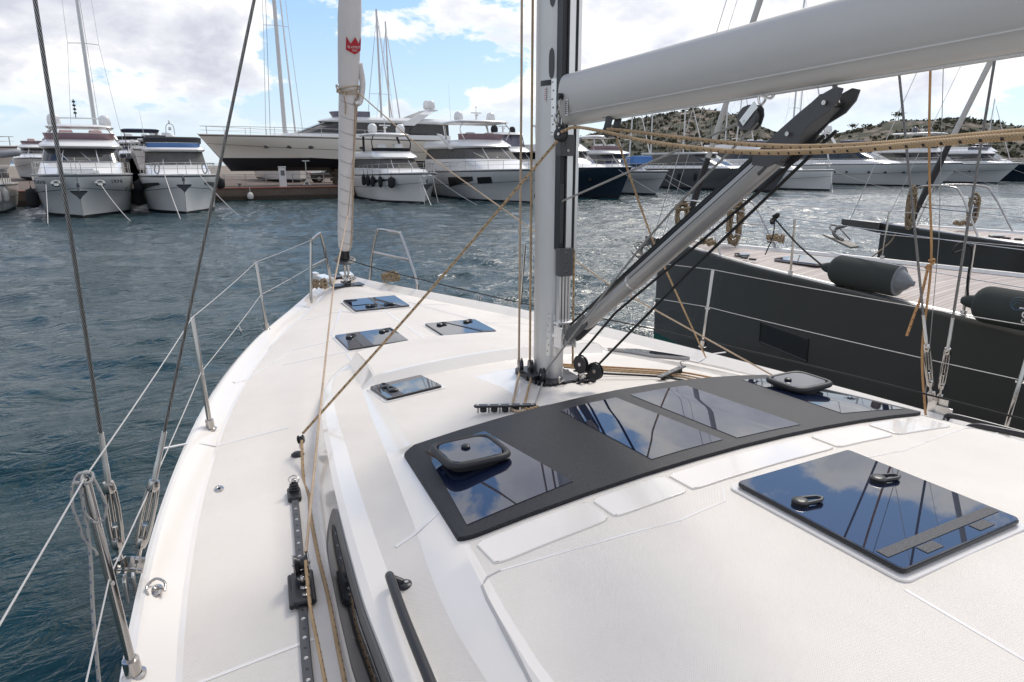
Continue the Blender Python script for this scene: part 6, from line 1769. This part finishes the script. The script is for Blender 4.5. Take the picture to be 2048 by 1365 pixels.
# service pedestals, bollards, ladder etc. on the quay
for k, (x, lb) in enumerate(((10.2, 'white service pedestal on the quay edge in front of the beige yacht'), (-8.1, 'white service pedestal on the quay at the far left'))):
    t = thing('service_pedestal', lb, 'pedestal', (x, 57.9, .95), 0, 'service pedestals')
    M().rbox((0, 0, .75), (.52, .4, 1.5), .05).build('pedestal_body', mat('pedestal_white', (.62, .60, .58), .5), t)
    M().rbox((0, 0, 1.55), (.58, .46, .1), .06).build('pedestal_cap', mgrey, t); M().box((0, -.205, 1.1), (.3, .02, .4)).build('socket_panel', mdark, t)
for k, x in enumerate((6.9, 12.0, 14.6, 23.0)):
    m = M().lathe([(.16, 0), (.12, .08), (.1, .25), (.17, .30), (.15, .36), (0, .37)], (x, 57.6, .95), n=14)
    tag(m.build('bollard', mdark, None, 50), ('leftmost', 'second', 'third', 'rightmost')[k]+' of the low dark bollards along the red quay edge', 'bollard', 'bollards on the quay')
for k, (x, mt) in enumerate(((7.5, mfendw), (15.4, mat('buoy_beige', (.5, .42, .33), .6)))):
    m = M().lathe([(.04, .3), (.18, .22), (.25, 0), (.2, -.2), (.03, -.28)], (x, 56.78, .35), n=14); m.tube([V(x, 56.78, .6), V(x, 56.85, 1.0)], .02, 5)
    tag(m.build('wall_buoy', mt, None, 50), ('white fender hanging on the quay wall below the pedestal', 'round beige buoy hanging on the quay wall under the beige yacht')[k], 'buoy')
for k, (x0, x1) in enumerate(((5, 12), (12.6, 24))):
    t = thing('yard_fence', ('low pipe railing left of the timber stacks behind the quay', 'low pipe railing right of the timber stacks behind the quay')[k], 'railing', ((x0+x1)/2, 66.5, .95))
    w_ = (x1-x0)/2
    for z in (.45, .85): M().tube([V(-w_, 0, z), V(w_, 0, z)], .035, 6).build('rail', mfendw, t)
    for j in range(5): M().tube([V(-w_+j*w_/2, 0, 0), V(-w_+j*w_/2, 0, .9)], .04, 6).build('post', mfendw, t)
# boats on the hard / behind at the left
motor('laid-up white motor boat with dark underbody beyond the leftmost bow-on yacht, right side', (.3, 61.0), 11, 3.2, 1.9, 1.8, dict(w0=2.1, w1=2.5, f0=2.7, f1=3.0, yw=-3, hw=1.3), mw, rz=pi*.9, boot=.3, group='boats laid up ashore', zoff=2.0, screen=mcanvas)
m = M(); rr = [outline(0, 0, -3.4, 1.25, .5), outline(.12, .1, -3.5, 1.3, .5), outline(.2, -.2, -3.2, 1.1, .5)]
T = thing('boat_awning', 'navy canvas sun awning on poles between the two bow-on yachts', 'awning', (.6, 60, 5.1), pi)
m.loft(rr, True); m.add(rr[-1], [tuple(range(len(rr[0])))]); m.add(rr[0], [tuple(range(len(rr[0])))]); m.build('canvas', mat('navy_canvas', (.02, .03, .07), .8), T)
for x in (-1.1, 1.1):
    for a, b in (((x, -.3), (x*.9, -1.4)), ((x, -3), (x*.9, -1.8))): M().tube([V(a[0], a[1], 0), V(b[0], b[1], -1.5)], .03, 5).build('awning_pole', steel, T)
T, hs, zz2, d_ = motor('grey-brown motor boat laid up ashore at the far left edge, its bow pointing right', (-8.3, 61.0), 12, 4.0, 2.1, 1.9, dict(w0=2.35, w1=2.8, f0=3.1, f1=3.3, yw=-6, hw=1.6), mbeige, rz=-pi/2, boot=.25, group='boats laid up ashore', zoff=1.9, scr=False)
M().tube(crv([V(0, -.8, 2.1), V(0, -1.0, 2.9), V(0, -3.2, 3.9), V(0, -5.5, 4.2), V(0, -7.5, 3.9)], 5), .03, 6).build('awning_rail', steel, T)
t = thing('rubber_dinghy', 'grey inflatable dinghy carried high at the far left edge', 'dinghy', (-8.6, 56.5, 3.35), .1)
M().tube([V(-.6, .9, -2.4), V(-.6, .9, 1.1), V(-.4, .1, 1.2), V(-.3, 0, .3)], .05, 6).build('davit_arm', mdark, t)
M().tube(crv([V(-1.4, -.7, 0), V(.6, -.7, 0), V(1.5, -.35, .1), V(1.8, 0, .15), V(1.5, .35, .1), V(.6, .7, 0), V(-1.4, .7, 0)], 5), .24, 10).build('dinghy_tube', mat('grey_hypalon', (.22, .23, .25), .6), t, 60)
M().box((-.2, 0, -.12), (2.6, 1.2, .1)).build('dinghy_floor', mdark, t); M().box((-.3, 0, .2), (.3, 1.1, .25)).build('dinghy_seat', mgrey, t)
T, hs, zz2, d_ = motor('white boat cut by the left edge with pale fenders on its side', (-8.6, 46.5), 9, 3.6, 1.75, 1.6, dict(w0=1.9, w1=2.5, f0=2.6, f1=2.8, yw=-3, hw=1.4), mw, rake=.6, scr=False)
for k in range(3): wfender(T, -hs(.12+.08*k)-.15, -(.12+.08*k)*9, 1.0, mfendw, ('frontmost', 'middle', 'rearmost')[k]+' pale fender on the boat cut by the left edge', .8, .17)
motor('laid-up navy boat showing between the two bow-on yachts', (.4, 72.0), 14, 4.6, 2.2, 2.0, dict(w0=2.5, w1=3.1, f0=3.5, f1=3.8, yw=-4, hw=1.9), mnavy, group='boats laid up ashore', zoff=1.5, screen=mcanvas)
motor('laid-up white boat with dark underbody farthest back, left of the beige yacht', (5.2, 86.0), 14, 4.8, 2.2, 2.0, dict(w0=2.6, w1=3.2, f0=3.7, f1=4.0, yw=-4, hw=1.9), mgrey, group='boats laid up ashore', zoff=1.7, rz=pi*1.1)
motor('laid-up pale boat behind the far left edge, left of the first bow-on yacht', (-9.5, 90.0), 15, 5, 2.2, 2.0, dict(w0=2.6, w1=3.2, f0=3.7, f1=4.0, yw=-4, hw=1.9), mgrey, group='boats laid up ashore', zoff=1.2)
# black anchor-like bow roller of a third yacht at the right edge
t = thing('bow_anchor', 'dark anchor on a bow roller at the right edge above the farther grey deck', 'anchor', (17.2, 9.2, 1.62), .5)
M().loft([[V(-.45, -.03, .18), V(-.38, -.03, .28), V(-.1, -.03, .08), V(-.3, -.03, -.02)], [V(-.45, .03, .18), V(-.38, .03, .28), V(-.1, .03, .08), V(-.3, .03, -.02)]], True, True).build('anchor_fluke', blackpl, t, bev=.01)
M().tube(crv([V(-.3, 0, .02), V(0, 0, -.06), V(.5, 0, 0)], 5), .05, 8).build('anchor_shank', mdark, t); M().box((.35, 0, .15), (.35, .1, .3)).build('roller_bracket', mdark, t, bev=.02)
